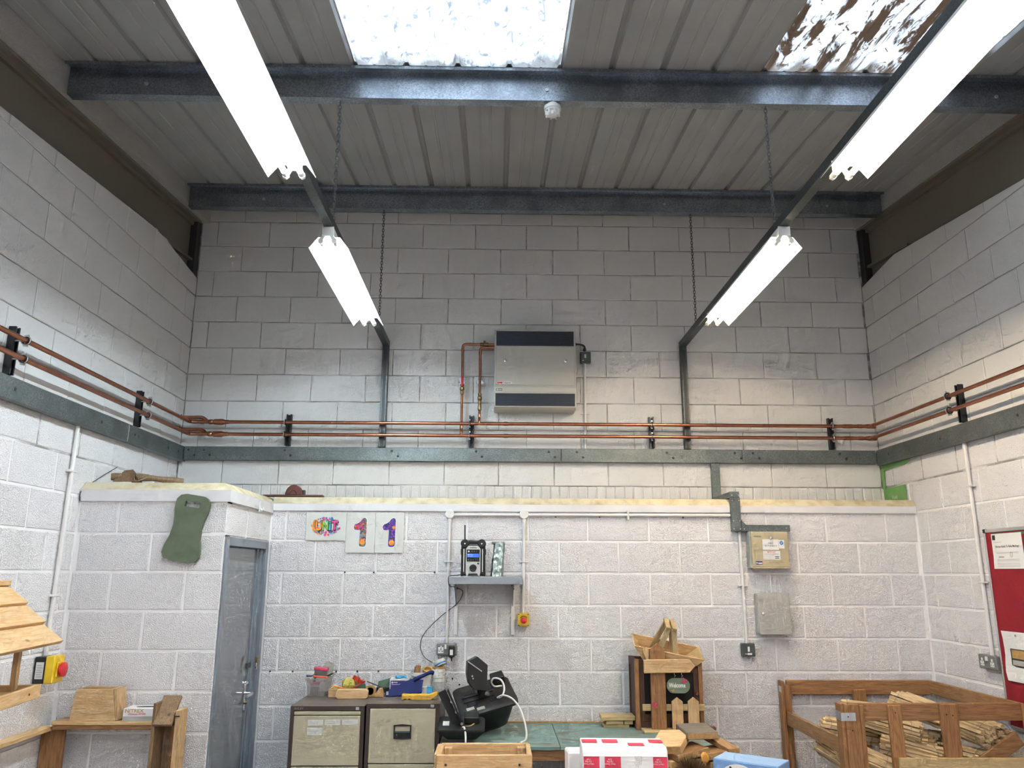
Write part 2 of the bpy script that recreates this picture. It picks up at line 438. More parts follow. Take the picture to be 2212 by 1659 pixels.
# patterned numerals
def doodle(name, cols, scale):
    m = mat(name, cols[0], .5); n = N(m); vo = n.new('ShaderNodeTexVoronoi'); vo.inputs['Scale'].default_value = scale
    n.link(n.tc.outputs['Object'], vo.inputs['Vector']); sp = n.new('ShaderNodeSeparateColor'); n.link(vo.outputs['Color'], sp.inputs[0])
    st = [(i/len(cols), c) for i, c in enumerate(cols)]
    r = n.ramp(sp.outputs[0], st); r.node.color_ramp.interpolation = 'CONSTANT'
    e = n.ramp(vo.outputs['Distance'], [(.55, (0,0,0)), (.75, (1,1,1))])
    n.link(n.mix(e, r, (.03,.03,.05)), n.b.inputs['Base Color']); return m
M['doodle_a'] = doodle('doodle_warm', [(.45,.05,.10), (.05,.25,.28), (.30,.06,.32), (.55,.22,.04), (.10,.20,.12), (.50,.10,.20)], 85)
M['doodle_b'] = doodle('doodle_violet', [(.04,.03,.22), (.07,.04,.32), (.22,.04,.42), (.05,.03,.25), (.30,.08,.40)], 85)
for nm, c in (('g_orange', (.85,.28,.02)), ('g_yellow', (.85,.60,.03)), ('g_green', (.25,.55,.05)), ('g_blue', (.02,.30,.62)), ('g_pink', (.75,.05,.25)), ('g_teal', (.05,.40,.50)), ('g_navy', (.03,.08,.30)), ('g_white', (.85,.85,.85))):
    M[nm] = mat(nm, c, .5)

# ------------------------------------------------------------------ walls of painted blocks
def clip(poly, a, b, c):                             # keep a*u + b*v <= c
    out = []
    for i, p in enumerate(poly):
        q = poly[(i+1) % len(poly)]; dp = a*p[0]+b*p[1]-c; dq = a*q[0]+b*q[1]-c
        if dp <= 0: out.append(p)
        if dp*dq < 0:
            t = dp/(dp-dq); out.append((p[0]+(q[0]-p[0])*t, p[1]+(q[1]-p[1])*t))
    return out
def inset(poly, d):
    n = len(poly); out = []
    for i in range(n):
        p0, p, q = Vector(poly[i-1]), Vector(poly[i]), Vector(poly[(i+1) % n])
        e1 = (p-p0).normalized(); e2 = (q-p).normalized()
        n1 = Vector((-e1.y, e1.x)); n2 = Vector((-e2.y, e2.x)); k = 1+n1.dot(n2)
        out.append(tuple(p + (n1+n2)*d/max(k, .3)))
    return out
MESHES = {}
def block_mesh(poly, depth, bev, material, key=None):
    if key and key in MESHES: return MESHES[key]
    n = len(poly); ins = inset(poly, bev)
    vs = [(x, y, 0) for x, y in ins] + [(x, y, -bev*.8) for x, y in poly] + [(x, y, -depth) for x, y in poly]
    fs = [tuple(range(n))]
    for r in range(2):
        for k in range(n):
            k2 = (k+1) % n; fs.append((r*n+k, (r+1)*n+k, (r+1)*n+k2, r*n+k2))
    me = bpy.data.meshes.new('block'); me.from_pydata(vs, [], fs); me.materials.append(material)
    if key: MESHES[key] = me
    return me
def lay_block(parent, fr, u0, u1, v0, v1, material, name='block', cuts=(), g=None, proud=.0, bev=.0045, depth=.03):
    if g is None:
        up_ = material is M['block_up']
        g = .0027 if up_ else .0062
        u0 += random.uniform(-.001, .001) if up_ else 0; v0 += random.choice((0, 0, .0015)) if up_ else 0
    u0 += g; u1 -= g; v0 += g; v1 -= g
    if u1-u0 < .03 or v1-v0 < .02: return None
    cu, cv = (u0+u1)/2, (v0+v1)/2
    poly = [(u0,v0), (u1,v0), (u1,v1), (u0,v1)]; cut = False
    for a, b, c in cuts:
        q = clip(poly, a, b, c)
        if q != poly: cut = True; poly = q
        if len(poly) < 3: return None
    key = None if cut else (round(u1-u0, 3), round(v1-v0, 3), material.name)
    me = block_mesh([(x-cu, y-cv) for x, y in poly], depth, bev, material, key)
    o = bpy.data.objects.new(name, me); COL.objects.link(o); o.parent = parent
    w = fr.p(cu, cv, proud + (random.uniform(.001, .0038) if material is M['block_up'] else random.uniform(-.0045, -.003)))
    R = Matrix((fr.r, fr.u, fr.n)).transposed()
    R = R @ Matrix.Rotation(random.uniform(-.0025, .0025), 3, 'Z')
    Mx = R.to_4x4(); Mx.translation = w - parent.location
    o.matrix_local = Mx
    return o
def lay_wall(parent, fr, ua, ub, rows, phase, material, odd_full=1, cuts=(), skip=None, z_top=None, jitter=.006):
    for r in rows:
        off = 0 if (r % 2) == odd_full else BW/2
        k0 = math.floor((ua-phase-off)/BW); v0 = r*CH; v1 = (r+1)*CH
        if z_top is not None: v1 = min(v1, z_top)
        js = []
        k = k0
        while phase+off+k*BW < ub+BW: js.append(phase+off+k*BW + random.uniform(-jitter, jitter)); k += 1
        for a, b in zip(js[:-1], js[1:]):
            a = max(a, ua); b = min(b, ub)
            if b-a < .04: continue
            if skip and skip((a+b)/2, (v0+v1)/2): continue
            lay_block(parent, fr, a, b, v0, v1, material, cuts=cuts)

REC = .008                                           # how far the joints lie back
def struct(name, mb, material, label, cat='wall', **kw):
    o = mb.build(name, material, **kw); return tag(o, label, cat, kind='structure')

# floor
f = MB().box(XL-.2, XR+.2, Y0-.2, YB+.2, -.1, 0)
struct('floor', f, M['floor'], 'bare grey concrete workshop floor', 'floor')

# back wall (upper)
frB = Frame((0, YB, 0), (1,0,0), (0,0,1))            # faces -Y
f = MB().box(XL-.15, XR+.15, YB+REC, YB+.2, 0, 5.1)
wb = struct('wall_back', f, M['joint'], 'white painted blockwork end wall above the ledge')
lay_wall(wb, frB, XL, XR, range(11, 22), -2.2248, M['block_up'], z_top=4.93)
k = 0; x = XL
while x < XR-.02:
    lay_block(wb, frB, x, min(x+.0757, XR), 2.30, 11*CH, M['block_up'], name='brick', g=.004); x += .0757

# lower partition wall
frL = Frame((0, YL, 0), (1,0,0), (0,0,1))
f = MB().box(XS-.1, XR+.05, YL+REC, YL+.12, 0, 2.30)
wl = struct('wall_partition', f, M['mortar'], 'white painted rough block partition below the ledge')
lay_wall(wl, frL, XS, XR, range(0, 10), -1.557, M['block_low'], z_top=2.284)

for x, z in ((-1.105, 1.837), (-.893, 1.837), (-.447, 1.838), (-1.60, 1.148), (-1.44, 1.148), (-1.13, 1.148), (-.98, 1.149), (-.83, 1.15), (.45, 2.247), (.78, 2.247), (1.41, 2.246), (-.30, 1.10), (-.25, 1.06)):
    MB().cyl((x, YL-.0012, z), (x, YL+.004, z), .006, n=8).build('drill_hole', M['ink'], wl)

# cubicle front and side
frX = Frame((0, YX, 0), (1,0,0), (0,0,1))
f = MB().box(XL-.05, XS-REC, YX+REC, YX+.1, 0, 2.28)
wx = struct('wall_cubicle', f, M['mortar'], 'white painted block front of the small cubicle beside the door')
lay_wall(wx, frX, XL, XS, range(0, 10), -2.345, M['block_low'], z_top=2.262)
DY0, DY1, DZ = 5.018, 5.945, 2.052                   # door frame outer size in the side face
frS = Frame((XS, 0, 0), (0,1,0), (0,0,1))            # faces +X
f = MB().box(XS-.1, XS-REC, YX+.005, YL+.02, DZ, 2.28)
ws = struct('wall_cubicle_side', f, M['mortar'], 'white painted strip of wall over the grey door')
for a, b in ((YX, 5.42), (5.42, YL)): lay_block(ws, frS, a, b, DZ, 2.262, M['block_low'])
f = MB().box(XL, XS-.15, YX+.1, YB, 2.20, 2.28)
f.box(XS-.15, XR+.05, YL+.1, YB+.01, 2.20, 2.28)
struct('ceiling_cubicle', f, M['fascia'], 'flat roof deck of the cubicle behind the ledge edge', 'ceiling')

# fascia boards with the yellowed, unpainted upper edge
def trim(nm, a, b, z0, z1, z2, back, lab, deep=.40, cut=0.0):           # a,b: front bottom corners on plan; back: inward plan vector
    a = Vector(a); b = Vector(b); bk = Vector(back)
    mb = MB(); vs = []
    pr = [(-.012, z0), (-.012, z1), (.045, z2), (deep, z2+.004), (deep, z0)]
    ax = (b-a).normalized()
    for P, e in ((a, 0.0), (b, cut)):
        for d, z in pr: vs.append((P.x+bk.x*d-ax.x*d*e, P.y+bk.y*d-ax.y*d*e, z))
    n_ = len(pr)
    mb.raw(vs, [(0,1,n_+1,n_), (n_-1,0,n_,2*n_-1), (0,1,2,3,4), (n_,n_+1,n_+2,n_+3,n_+4)], 0)
    mb.raw(vs, [(1,2,n_+2,n_+1), (2,3,n_+3,n_+2)], 1)
    return struct(nm, mb, [M['fascia'], M['yellowed']], lab, 'trim')
trim('trim_1', (XS, YL, 0), (XR, YL, 0), 2.284, 2.336, 2.388, (0,1,0), 'white fascia board with yellowed top edge along the partition')
trim('trim_2', (XL, YX, 0), (XS, YX, 0), 2.264, 2.335, 2.385, (0,1,0), 'white fascia board with yellowed top edge over the cubicle front', .30, 1.0)
trim('trim_3', (XS, YL+.3, 0), (XS, YX, 0), 2.264, 2.335, 2.385, (-1,0,0), 'short white fascia board turning the corner over the door', .30, 1.0)

# door in the cubicle side
d = bpy.data.objects.new('door_1', None); COL.objects.link(d); d.location = (XS, DY0, 0)
tag(d, 'glossy grey painted door in a grey frame beside the cubicle', 'door', kind='structure')
f = MB(); J = .055; JF = .12
f.box(XS-.14, XS+.006, DY0, DY0+J, 0, DZ); f.box(XS-.14, XS+.006, DY1-JF+.06, DY1, 0, DZ); f.box(XS-.14, XS-.012, DY1-JF, DY1-JF+.06, 0, DZ-J); f.box(XS-.14, XS+.006, DY0+J, DY1-JF+.06, DZ-J, DZ)
f.build('door_frame', M['frame_grey'], d, world=True, bev=.003)
f = MB(); f.box(XS-.075, XS-.045, DY0+J, DY0+J+.014, 0, DZ-J); f.box(XS-.075, XS-.028, DY1-JF-.03, DY1-JF, 0, DZ-J); f.box(XS-.075, XS-.045, DY0+J+.014, DY1-JF-.03, DZ-J-.02, DZ-J)
f.build('door_stop', M['frame_grey'], d, world=True, bev=.002)
leaf = MB().box(XS-.078, XS-.036, DY0+J+.004, DY1-JF-.034, .01, DZ-J-.005).build('door_leaf', M['door_grey'], d, world=True, bev=.002)
hy = DY1-JF-.075; hx = XS-.036; hz = 1.035
h = MB().box(hx, hx+.008, hy-.022, hy+.022, hz-.11, hz+.07)
h.build('handle_plate', M['chrome'], d, world=True, bev=.002)
h = MB().cyl((hx, hy, hz), (hx+.055, hy, hz), .009, n=12); h.tube(curve([(hx+.055, hy, hz), (hx+.06, hy-.03, hz), (hx+.055, hy-.13, hz-.004)]), .011, 10)
h.build('door_handle', M['chrome'], d, world=True, smooth=True)
h = MB().cyl((hx, hy, hz-.06), (hx+.028, hy, hz-.06), .009, n=10); h.build('lock_cylinder', M['brass'], d, world=True, smooth=True)
h = MB().box(hx+.002, hx+.014, hy-.01, DY1-.02, hz+.055, hz+.075); h.build('bolt', M['chrome'], d, world=True, bev=.002)
pz = 1.205; py = DY1-JF-.03
h = MB().box(hx, hx+.012, py-.05, py+.03, pz-.012, pz+.022); h.build('hasp', M['steel_dark'], d, world=True, bev=.002)
h = MB().box(XS+.008, XS+.024, py+.01, py+.05, pz+.02, pz+.062)
pl = h.build('padlock', M['brass'], d, world=True, bev=.004)
h = MB().tube(curve([(XS+.016, py+.018, pz+.022), (XS+.014, py+.016, pz-.01), (XS+.012, py+.028, pz-.022), (XS+.014, py+.042, pz-.01), (XS+.016, py+.043, pz+.022)]), .0035, 8)
h.build('shackle', M['chrome'], d, world=True, smooth=True)

# left and right walls: blocks stop under the steel rafters
def rafter_cuts(sgn): return ()
frW = Frame((XL, 0, 0), (0,1,0), (0,0,1))            # faces +X
frE = Frame((XR, 0, 0), (0,-1,0), (0,0,1))           # faces -X, u runs towards the camera
TOP = {'l': (4.158, .095, 3.4), 'r': (4.172, .107, 4.3)}
for side in 'lr':
    z0, s_, y_ = TOP[side]
    f = MB(); X = XL if side == 'l' else XR; e = -1 if side == 'l' else 1
    prof = [(Y0, 0), (YB, 0), (YB, 4.27), (5.80, z0+s_*(5.80-y_)-.012), (Y0, z0+s_*(Y0-y_)-.012)]
    fr = Frame((X, 0, 0), (0,1,0), (0,0,1))
    h0, h1 = (-.15, -REC) if side == 'l' else (REC, .15)
    f.prism(prof, fr, h0, h1)
    prof = [(Y0, 0), (YB+.1, 0), (YB+.1, 5.1), (Y0, 5.1)]
    h0, h1 = (-.25, -.15) if side == 'l' else (.15, .25)
    f.prism(prof, fr, h0, h1)
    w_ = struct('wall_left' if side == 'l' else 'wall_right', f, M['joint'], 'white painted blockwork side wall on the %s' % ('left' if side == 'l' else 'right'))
    if side == 'l':
        cuts = ((-s_, 1, z0-s_*y_), (.085, 1, 4.30+.085*6.40))
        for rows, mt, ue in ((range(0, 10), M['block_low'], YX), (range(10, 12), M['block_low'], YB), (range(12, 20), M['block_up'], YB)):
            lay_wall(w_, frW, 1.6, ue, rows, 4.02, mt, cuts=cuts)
    else:
        cuts = ((s_, 1, z0-s_*y_), (-.12, 1, 4.275+.12*6.42))
        for rows, mt, ue in ((range(0, 10), M['block_low'], YL), (range(10, 12), M['block_low'], YB), (range(12, 20), M['block_up'], YB)):
            lay_wall(w_, frE, -ue, -1.6, rows, -4.485, mt, cuts=cuts)
        pf = Frame((XR-.0022, 0, 0), (0,-1,0), (0,0,1))
        f = MB(); f.prism([(-6.44, 2.40), (-6.09, 2.40), (-6.08, 2.46), (-6.09, 2.515), (-6.44, 2.515)], pf, 0, .002)
        f.prism([(-6.45, 2.515), (-6.40, 2.515), (-6.40, 2.66), (-6.05, 2.672), (-5.98, 2.69), (-5.96, 2.718), (-6.45, 2.718)], pf, 0, .002)
        g = f.build('paint_patch', M['green_paint'], w_)
        f = MB(); f.text(pf, 'Void', -6.27, 2.432, .045, .0035); f.build('lettering', M['g_white'], w_)
f = MB().box(XL-.25, XR+.25, Y0-.2, Y0, 0, 5.1)
struct('wall_front', f, M['mortar'], 'white painted wall behind the viewpoint')

# steel rafters and the rendered strip above them
def zf(y): return 4.548 + .103*(y-4.078)
for side in 'lr':
    X = XL if side == 'l' else XR; e = 1 if side == 'l' else -1      # e points into the room
    lab = 'left' if side == 'l' else 'right'
    t = thing('rafter', 'brown painted sloping steel rafter let into the %s wall' % lab, 'beam', (X, 6.4, 4.3))
    fr = Frame((X, 0, 0), (0,1,0), (0,0,1))
    def slab(mb, prof, a, b):
        vs = [(X+e*a, y, z) for y, z in prof] + [(X+e*b, y, z) for y, z in prof]; n_ = len(prof)
        mb.raw(vs, [tuple(range(n_)), tuple(range(n_, 2*n_))] + [(k, (k+1) % n_, n_+(k+1) % n_, n_+k) for k in range(n_)])
    f = MB(); slab(f, [(Y0, zf(Y0)-.45), (6.36, zf(6.36)-.46), (6.36, zf(6.36)), (Y0, zf(Y0))], -.075, -.06); f.build('web', M['rafter'], t, world=True)
    f = MB(); slab(f, [(Y0, zf(Y0)-.006), (6.40, zf(6.40)-.006), (6.40, zf(6.40)+.012), (Y0, zf(Y0)+.012)], -.15, .012); f.build('flange', M['rafter'], t, world=True, bev=.003)
    f = MB(); slab(f, [(Y0, zf(Y0)-.04), (6.36, zf(6.36)-.04), (6.36, zf(6.36)-.006), (Y0, zf(Y0)-.006)], -.06, -.035); f.build('fillet', M['rafter'], t, world=True)
    f = MB(); slab(f, [(5.7, 4.34), (6.37, 4.42), (6.37, 4.44), (5.7, 4.36)], -.06, -.02); f.build('haunch_rib', M['rafter'], t, world=True)
    f = MB(); slab(f, [(6.365, 4.1), (6.452, 4.1), (6.452, 4.80), (6.365, 4.79)], -.12, -.005); f.build('stanchion', M['steel_dark'], t, world=True)
    f = MB(); pr = [(Y0, zf(Y0)+.012)]; y = Y0
    hi = []
    slab(f, [(Y0, zf(Y0)+.012), (YB, zf(YB)+.012), (YB, roof_z(YB)+.05), (Y0, roof_z(Y0)+.05)], -.15, (.066 if side == 'l' else .02))
    struct('trim_4' if side == 'l' else 'trim_5', f, M['render'], 'rough rendered strip between rafter and roof on the %s' % lab, 'trim')

# roof sheets with upward ribs, and two rooflights
PITCHX = .299; R0 = .058                              # a rib axis
SLOPE = Vector((0, 1, .1)).normalized()
def sheet_profile(x0, n_):                            # from rib axis to rib axis
    pr = []
    for k in range(n_):
        x = x0+k*PITCHX
        if k == 0: pr += [(x, .022), (x+.010, .022), (x+.021, 0)]
        pr += [(x+.105, 0), (x+.110, .0035), (x+.118, .0035), (x+.123, 0), (x+.176, 0), (x+.181, .0035), (x+.189, .0035), (x+.194, 0), (x+PITCHX-.021, 0), (x+PITCHX-.010, .022)]
        if k < n_-1: pr += [(x+PITCHX+.010, .022), (x+PITCHX+.021, 0)]
    pr.append((x0+n_*PITCHX, .022)); return pr
def sheet(name, x0, n_, ya, yb, material, parent=None, lift=0, oy=None):
    pr = sheet_profile(x0, n_); f = MB()
    oy = ya if oy is None else oy
    o_ = Vector((x0, oy, roof_z(oy)))
    vs = [Vector((x, y, roof_z(y)+z+lift))-o_ for y in (ya, yb) for x, z in pr]; m_ = len(pr)
    f.raw(vs, [(k, k+1, m_+k+1, m_+k) for k in range(m_-1)])
    o = f.build(name, material, parent)
    o.location = o_ - (parent.location if parent else Vector((0,0,0))); return o
cl = bpy.data.objects.new('ceiling', None); COL.objects.link(cl); cl.location = (0, 3, 4.6)
tag(cl, 'grey profiled metal roof lining on steel purlins', 'ceiling', kind='structure')
YS = 4.10
XB0 = R0 - 3*PITCHX                                    # -0.839
for bay in range(-3, 4):
    x0 = XB0 + bay*4*PITCHX
    sheet('roof_sheet', x0, 4, YS-.06, 6.47, M['liner'], cl)
    if bay in (0, 2): 
        sheet('roof_sheet', x0, 4, Y0-.1, 1.2, M['liner'], cl)
    else: sheet('roof_sheet', x0, 4, Y0-.1, YS, M['liner'], cl, lift=.004)
for i, bay in enumerate((0, 2)):
    o = sheet('window_%d' % (i+1), XB0+bay*4*PITCHX, 4, 1.1, YS, rooflight_mat('rooflight_%d' % i, i == 1), None, lift=.006, oy=3.06)
    tag(o, ('translucent corrugated rooflight with light grime between the two lamp rows', 'translucent corrugated rooflight streaked with brown dirt above the right lamp row')[i], 'rooflight', kind='structure')

# Zed purlins
def purlin(Y, lab, x0, x1, dz=.0):
    t = thing('purlin', lab, 'beam', ((x0+x1)/2, Y, roof_z(Y)-.2))
    zt = roof_z(Y)-.004; zb = zt-.175
    f = MB(); fr = Frame((0,0,0), (0,1,0), (0,0,1))
    pr = [(Y-.062, zt-.022), (Y-.062, zt-.003), (Y+.004, zt), (Y+.004, zb+.004), (Y+.07, zb+.004), (Y+.07, zb+.022), (Y+.066, zb+.022), (Y+.066, zb), (Y, zb), (Y, zt-.004), (Y-.058, zt-.006), (Y-.058, zt-.022)]
    vs = [(x, y, z) for x in (x0, x1) for y, z in pr]; n_ = len(pr)
    f.raw(vs, [tuple(range(n_)), tuple(range(n_, 2*n_))] + [(k, (k+1) % n_, n_+(k+1) % n_, n_+k) for k in range(n_)])
    f.build('section', M['purlin'], t, world=True)
    for bx in ([-2.05, .28, 2.95] if Y < 5 else [-1.9, 1.36, 2.7]):
        MB().cyl((bx, Y-.006, zb+.07), (bx, Y, zb+.07), .011, n=10).build('bolt', M['zinc'], t, world=True)
    return t
purlin(4.105, 'galvanised steel purlin carrying the lower edge of the rooflights', -2.50, XR-.03)
purlin(5.92, 'dark galvanised steel purlin close to the end wall', -2.50, XR-.03)
purlin(2.28, 'galvanised steel purlin overhead behind the lamps', -2.50, XR-.03)
purlin(.45, 'galvanised steel purlin over the viewpoint', -2.50, XR-.03)

# ------------------------------------------------------------------ lamps on suspended rails
RX = {'l': -.935, 'r': 1.577}; RZ = {'l': 3.69, 'r': 3.705}
for side, word in (('l', 'left'), ('r', 'right')):
    x, z = RX[side], RZ[side]
    t = thing('lighting_rail', 'galvanised box rail carrying the %s row of lamps and dropping down the end wall' % word, 'rail', (x, 6.42, z))
    MB().box(x-.026, x+.026, -2.9, 6.452, z, z+.052).build('rail', M['rail'], t, world=True, bev=.002)
    MB().box(x-.026, x+.026, 6.400, 6.452, 2.83, z+.001).build('drop', M['rail'], t, world=True, bev=.002)
    MB().box(x-.012, x+.012, 6.396, 6.401, 2.83, z-.03).build('channel', M['steel_dark'], t, world=True)

def lamp(name, side, ya, length, tube, label):
    x, z = RX[side], RZ[side]-.002
    t = thing(name, label, 'light fitting', (x, ya, z))
    yb = ya+length
    MB().box(x-.03, x+.03, ya, yb, z-.052, z).build('spine', M['lamp_body'], t, world=True, bev=.003)
    f = MB(); th = .0012
    pr = [(-.108, -.111), (-.060, -.048), (.060, -.048), (.108, -.111)]
    for s_ in (0, 1):
        for k in range(3):
            (a, b), (c, d) = pr[k], pr[k+1]
    lo = [(a, b) for a, b in pr]; hi = [(a*1.0+(.0015 if a > 0 else -.0015), b+.0018) for a, b in pr]
    vs = [(x+a, y, z+b) for y in (ya+.035, yb-.035) for a, b in lo+hi[::-1]]; n_ = 8
    f.raw(vs, [tuple(range(n_)), tuple(range(n_, 2*n_))] + [(k, (k+1) % n_, n_+(k+1) % n_, n_+k) for k in range(n_)])
    f.build('reflector', M['lamp_body'], t, world=True)
    for sx in (-1, 1):
        cx = x+sx*.036; cz = z-.084
        MB().cyl((cx, ya+.045, cz), (cx, yb-.045, cz), .013, n=12).build('tube', tube, t, world=True, smooth=True)
        for y0_, y1_ in ((ya+.008, ya+.045), (yb-.045, yb-.008)):
            MB().cyl((cx, y0_, cz), (cx, y1_, cz), .0138, n=12).build('tube_cap', M['tube_cap'], t, world=True, smooth=True)
        for y0_, y1_ in ((ya-.004, ya+.012), (yb-.012, yb+.004)):
            f = MB(); fr = Frame((x, y0_, z), (1,0,0), (0,0,1))
            f.prism([(sx*.008, -.048), (sx*.024, -.048), (sx*.050, -.076), (sx*.050, -.094), (sx*.036, -.101), (sx*.022, -.090), (sx*.024, -.078)], fr, 0, -(y1_-y0_))
            f.build('lampholder', M['white_plastic'], t, world=True)
    for y0_, y1_ in ((ya-.006, ya+.001), (yb-.001, yb+.006)):
        MB().box(x-.034, x+.034, y0_, y1_, z-.056, z).build('end_cap', M['white_plastic'], t, world=True, bev=.002)
    return t
L5 = 1.49
lamp('batten_light', 'l', 4.05, L5, M['tube_cool'], 'cool white twin tube batten light at the wall end of the left rail')
lamp('batten_light', 'l', 1.83, L5, M['tube_neutral'], 'neutral white twin tube batten light overhead at the near end of the left rail')
lamp('batten_light', 'r', 4.01, L5, M['tube_warm'], 'warm white twin tube batten light at the wall end of the right rail')
lamp('batten_light', 'r', 1.80, L5, M['tube_warm'], 'warm white twin tube batten light overhead at the near end of the right rail')
lamp('batten_light', 'l', -.60, L5, M['tube_neutral'], 'unseen twin tube batten light added behind the viewpoint on the left rail')  # unseen rear pairs from here on, added to light the room from behind
lamp('batten_light', 'r', -.60, L5, M['tube_neutral'], 'unseen twin tube batten light added behind the viewpoint on the right rail')
lamp('batten_light', 'l', -2.7, L5, M['tube_neutral'], 'unseen rearmost twin tube batten light added on the left rail')
lamp('batten_light', 'r', -2.7, L5, M['tube_neutral'], 'unseen rearmost twin tube batten light added on the right rail')

def chain(x, y, z0, z1, lab):
    f = MB(); p = .0235; z = z0; k = 0
    while z < z1-.01:
        ring = []
        for i in range(10):
            a = 2*PI*i/10; u = math.cos(a)*.0085; v = math.sin(a)*.0165
            ring.append((x+(u if k % 2 else 0), y+(0 if k % 2 else u), z+.0118+v))
        f.tube(ring, .0026, 5, closed=True); z += p; k += 1
    o = f.build('chain', M['chain'], None, smooth=True); tag(o, lab, 'chain', 'lamp suspension chains'); return o
chain(-.93, 4.14, 3.745, 4.525, 'thin steel chain from the nearer purlin to the left lamp rail')
chain(-.93, 5.955, 3.745, 4.72, 'thin steel chain from the far purlin to the left lamp rail')
chain(1.577, 4.14, 3.76, 4.525, 'thin steel chain from the nearer purlin to the right lamp rail')
chain(1.577, 5.955, 3.76, 4.72, 'thin steel chain from the far purlin to the right lamp rail')

# smoke detector under the near purlin
t = thing('smoke_detector', 'round white smoke detector under the nearer purlin', 'smoke detector', (.315, 4.14, 4.53))
zb = roof_z(4.105)-.004-.175
MB().lathe([(.030, 0), (.030, -.018), (.050, -.020), (.050, -.040)], (.315, 4.14, zb), (0,0,1), 28).build('base', M['white_plastic'], t, world=True, smooth=True)
MB().lathe([(.044, -.040), (.044, -.052), (.030, -.058), (.028, -.078), (.018, -.084), (0, -.085)], (.315, 4.14, zb), (0,0,1), 28).build('chamber', M['white_plastic'], t, world=True, smooth=True)
for k in range(8):
    a = 2*PI*k/8+.2
    MB().box(-.004, .004, .028, .045, -.077, -.052, T=Matrix.Translation((.315, 4.14, zb)) @ Matrix.Rotation(a, 4, 'Z')).build('fin', M['white_plastic'], t, world=True)

# ------------------------------------------------------------------ galvanised cable trunking
def screws(t, pts, nrm):
    n_ = Vector(nrm)
    for p in pts:
        p = Vector(p); MB().cyl(p, p+n_*.003, .010, .008, n=10).build('screw', M['steel_dark'], t, world=True)
t = thing('cable_trunking', 'galvanised cable trunking running along the end wall under the copper pipes', 'trunking', (.3, 6.456, 2.72))
TZ0, TZ1 = 2.717, 2.828
for a, b in ((-2.53, -2.445), (-2.443, .53), (.532, 2.02), (2.022, 3.13)):
    MB().box(a, b, 6.404, 6.452, TZ0, TZ1).build('section', M['galv'], t, world=True, bev=.003)
MB().box(-2.53, 3.13, 6.401, 6.404, TZ0+.002, TZ0+.012).build('lip', M['galv'], t, world=True)
P_ = []
for x in (-2.495, -2.37, -1.72, -.85, -.165, .43, .66, 1.40, 1.96, 2.11, 2.83): P_ += [(x, 6.404, TZ1-.028), (x+.05, 6.404, TZ0+.04)]
screws(t, P_, (0,-1,0))
t = thing('cable_trunking', 'galvanised cable trunking along the left wall under the copper pipes', 'trunking', (XL, 5, 2.72))
for a, b in ((1.5, 3.3), (3.302, 5.42), (5.422, 6.452)):
    MB().box(XL+.002, -2.532, a, b, TZ0-.01, TZ1).build('section', M['galv'], t, world=True, bev=.003)
screws(t, [(-2.532, y, 2.77) for y in (4.1, 5.04, 5.52, 5.58, 6.1, 6.3)], (1,0,0))
t = thing('cable_trunking', 'galvanised cable trunking along the right wall under the copper pipes', 'trunking', (XR, 5, 2.72))
for a, b in ((1.5, 4.3), (4.302, 6.404)):
    MB().box(3.132, XR-.002, a, b, TZ0-.015, TZ1).build('section', M['galv'], t, world=True, bev=.003)
screws(t, [(3.132, y, 2.77) for y in (4.6, 5.45, 6.2)], (-1,0,0))

t = thing('cable_trunking', 'narrow galvanised trunking stepping over the ledge down to the beige breaker box', 'trunking', (1.8, 5.98, 2.15))
MB().box(1.762, 1.830, 6.410, 6.452, 2.386, 2.716).build('section', M['galv'], t, world=True, bev=.002)
MB().box(1.762, 1.830, 5.935, 6.409, 2.394, 2.438).build('section', M['galv'], t, world=True, bev=.002)
MB().box(1.762, 1.830, 5.928, 5.972, 2.142, 2.393).build('section', M['galv'], t, world=True, bev=.002)
MB().box(1.831, 2.193, 5.928, 5.972, 2.143, 2.190).build('section', M['galv'], t, world=True, bev=.002)
f = MB(); fr = Frame((1.831, 5.9275, 2.19), (1,0,0), (0,0,1)); f.prism([(0,0), (.035,0), (0,.035)], fr, -.04, 0); f.build('gusset', M['galv'], t, world=True)
for x, z in ((1.772, 2.16), (1.82, 2.16), (1.772, 2.22), (1.82, 2.22), (1.85, 2.16), (1.772, 2.37), (1.82, 2.37), (1.772, 2.41), (1.82, 2.41), (2.165, 2.168)):
    MB().cyl((x, 5.928, z), (x, 5.9255, z), .0045, n=8).build('rivet', M['zinc'], t, world=True)

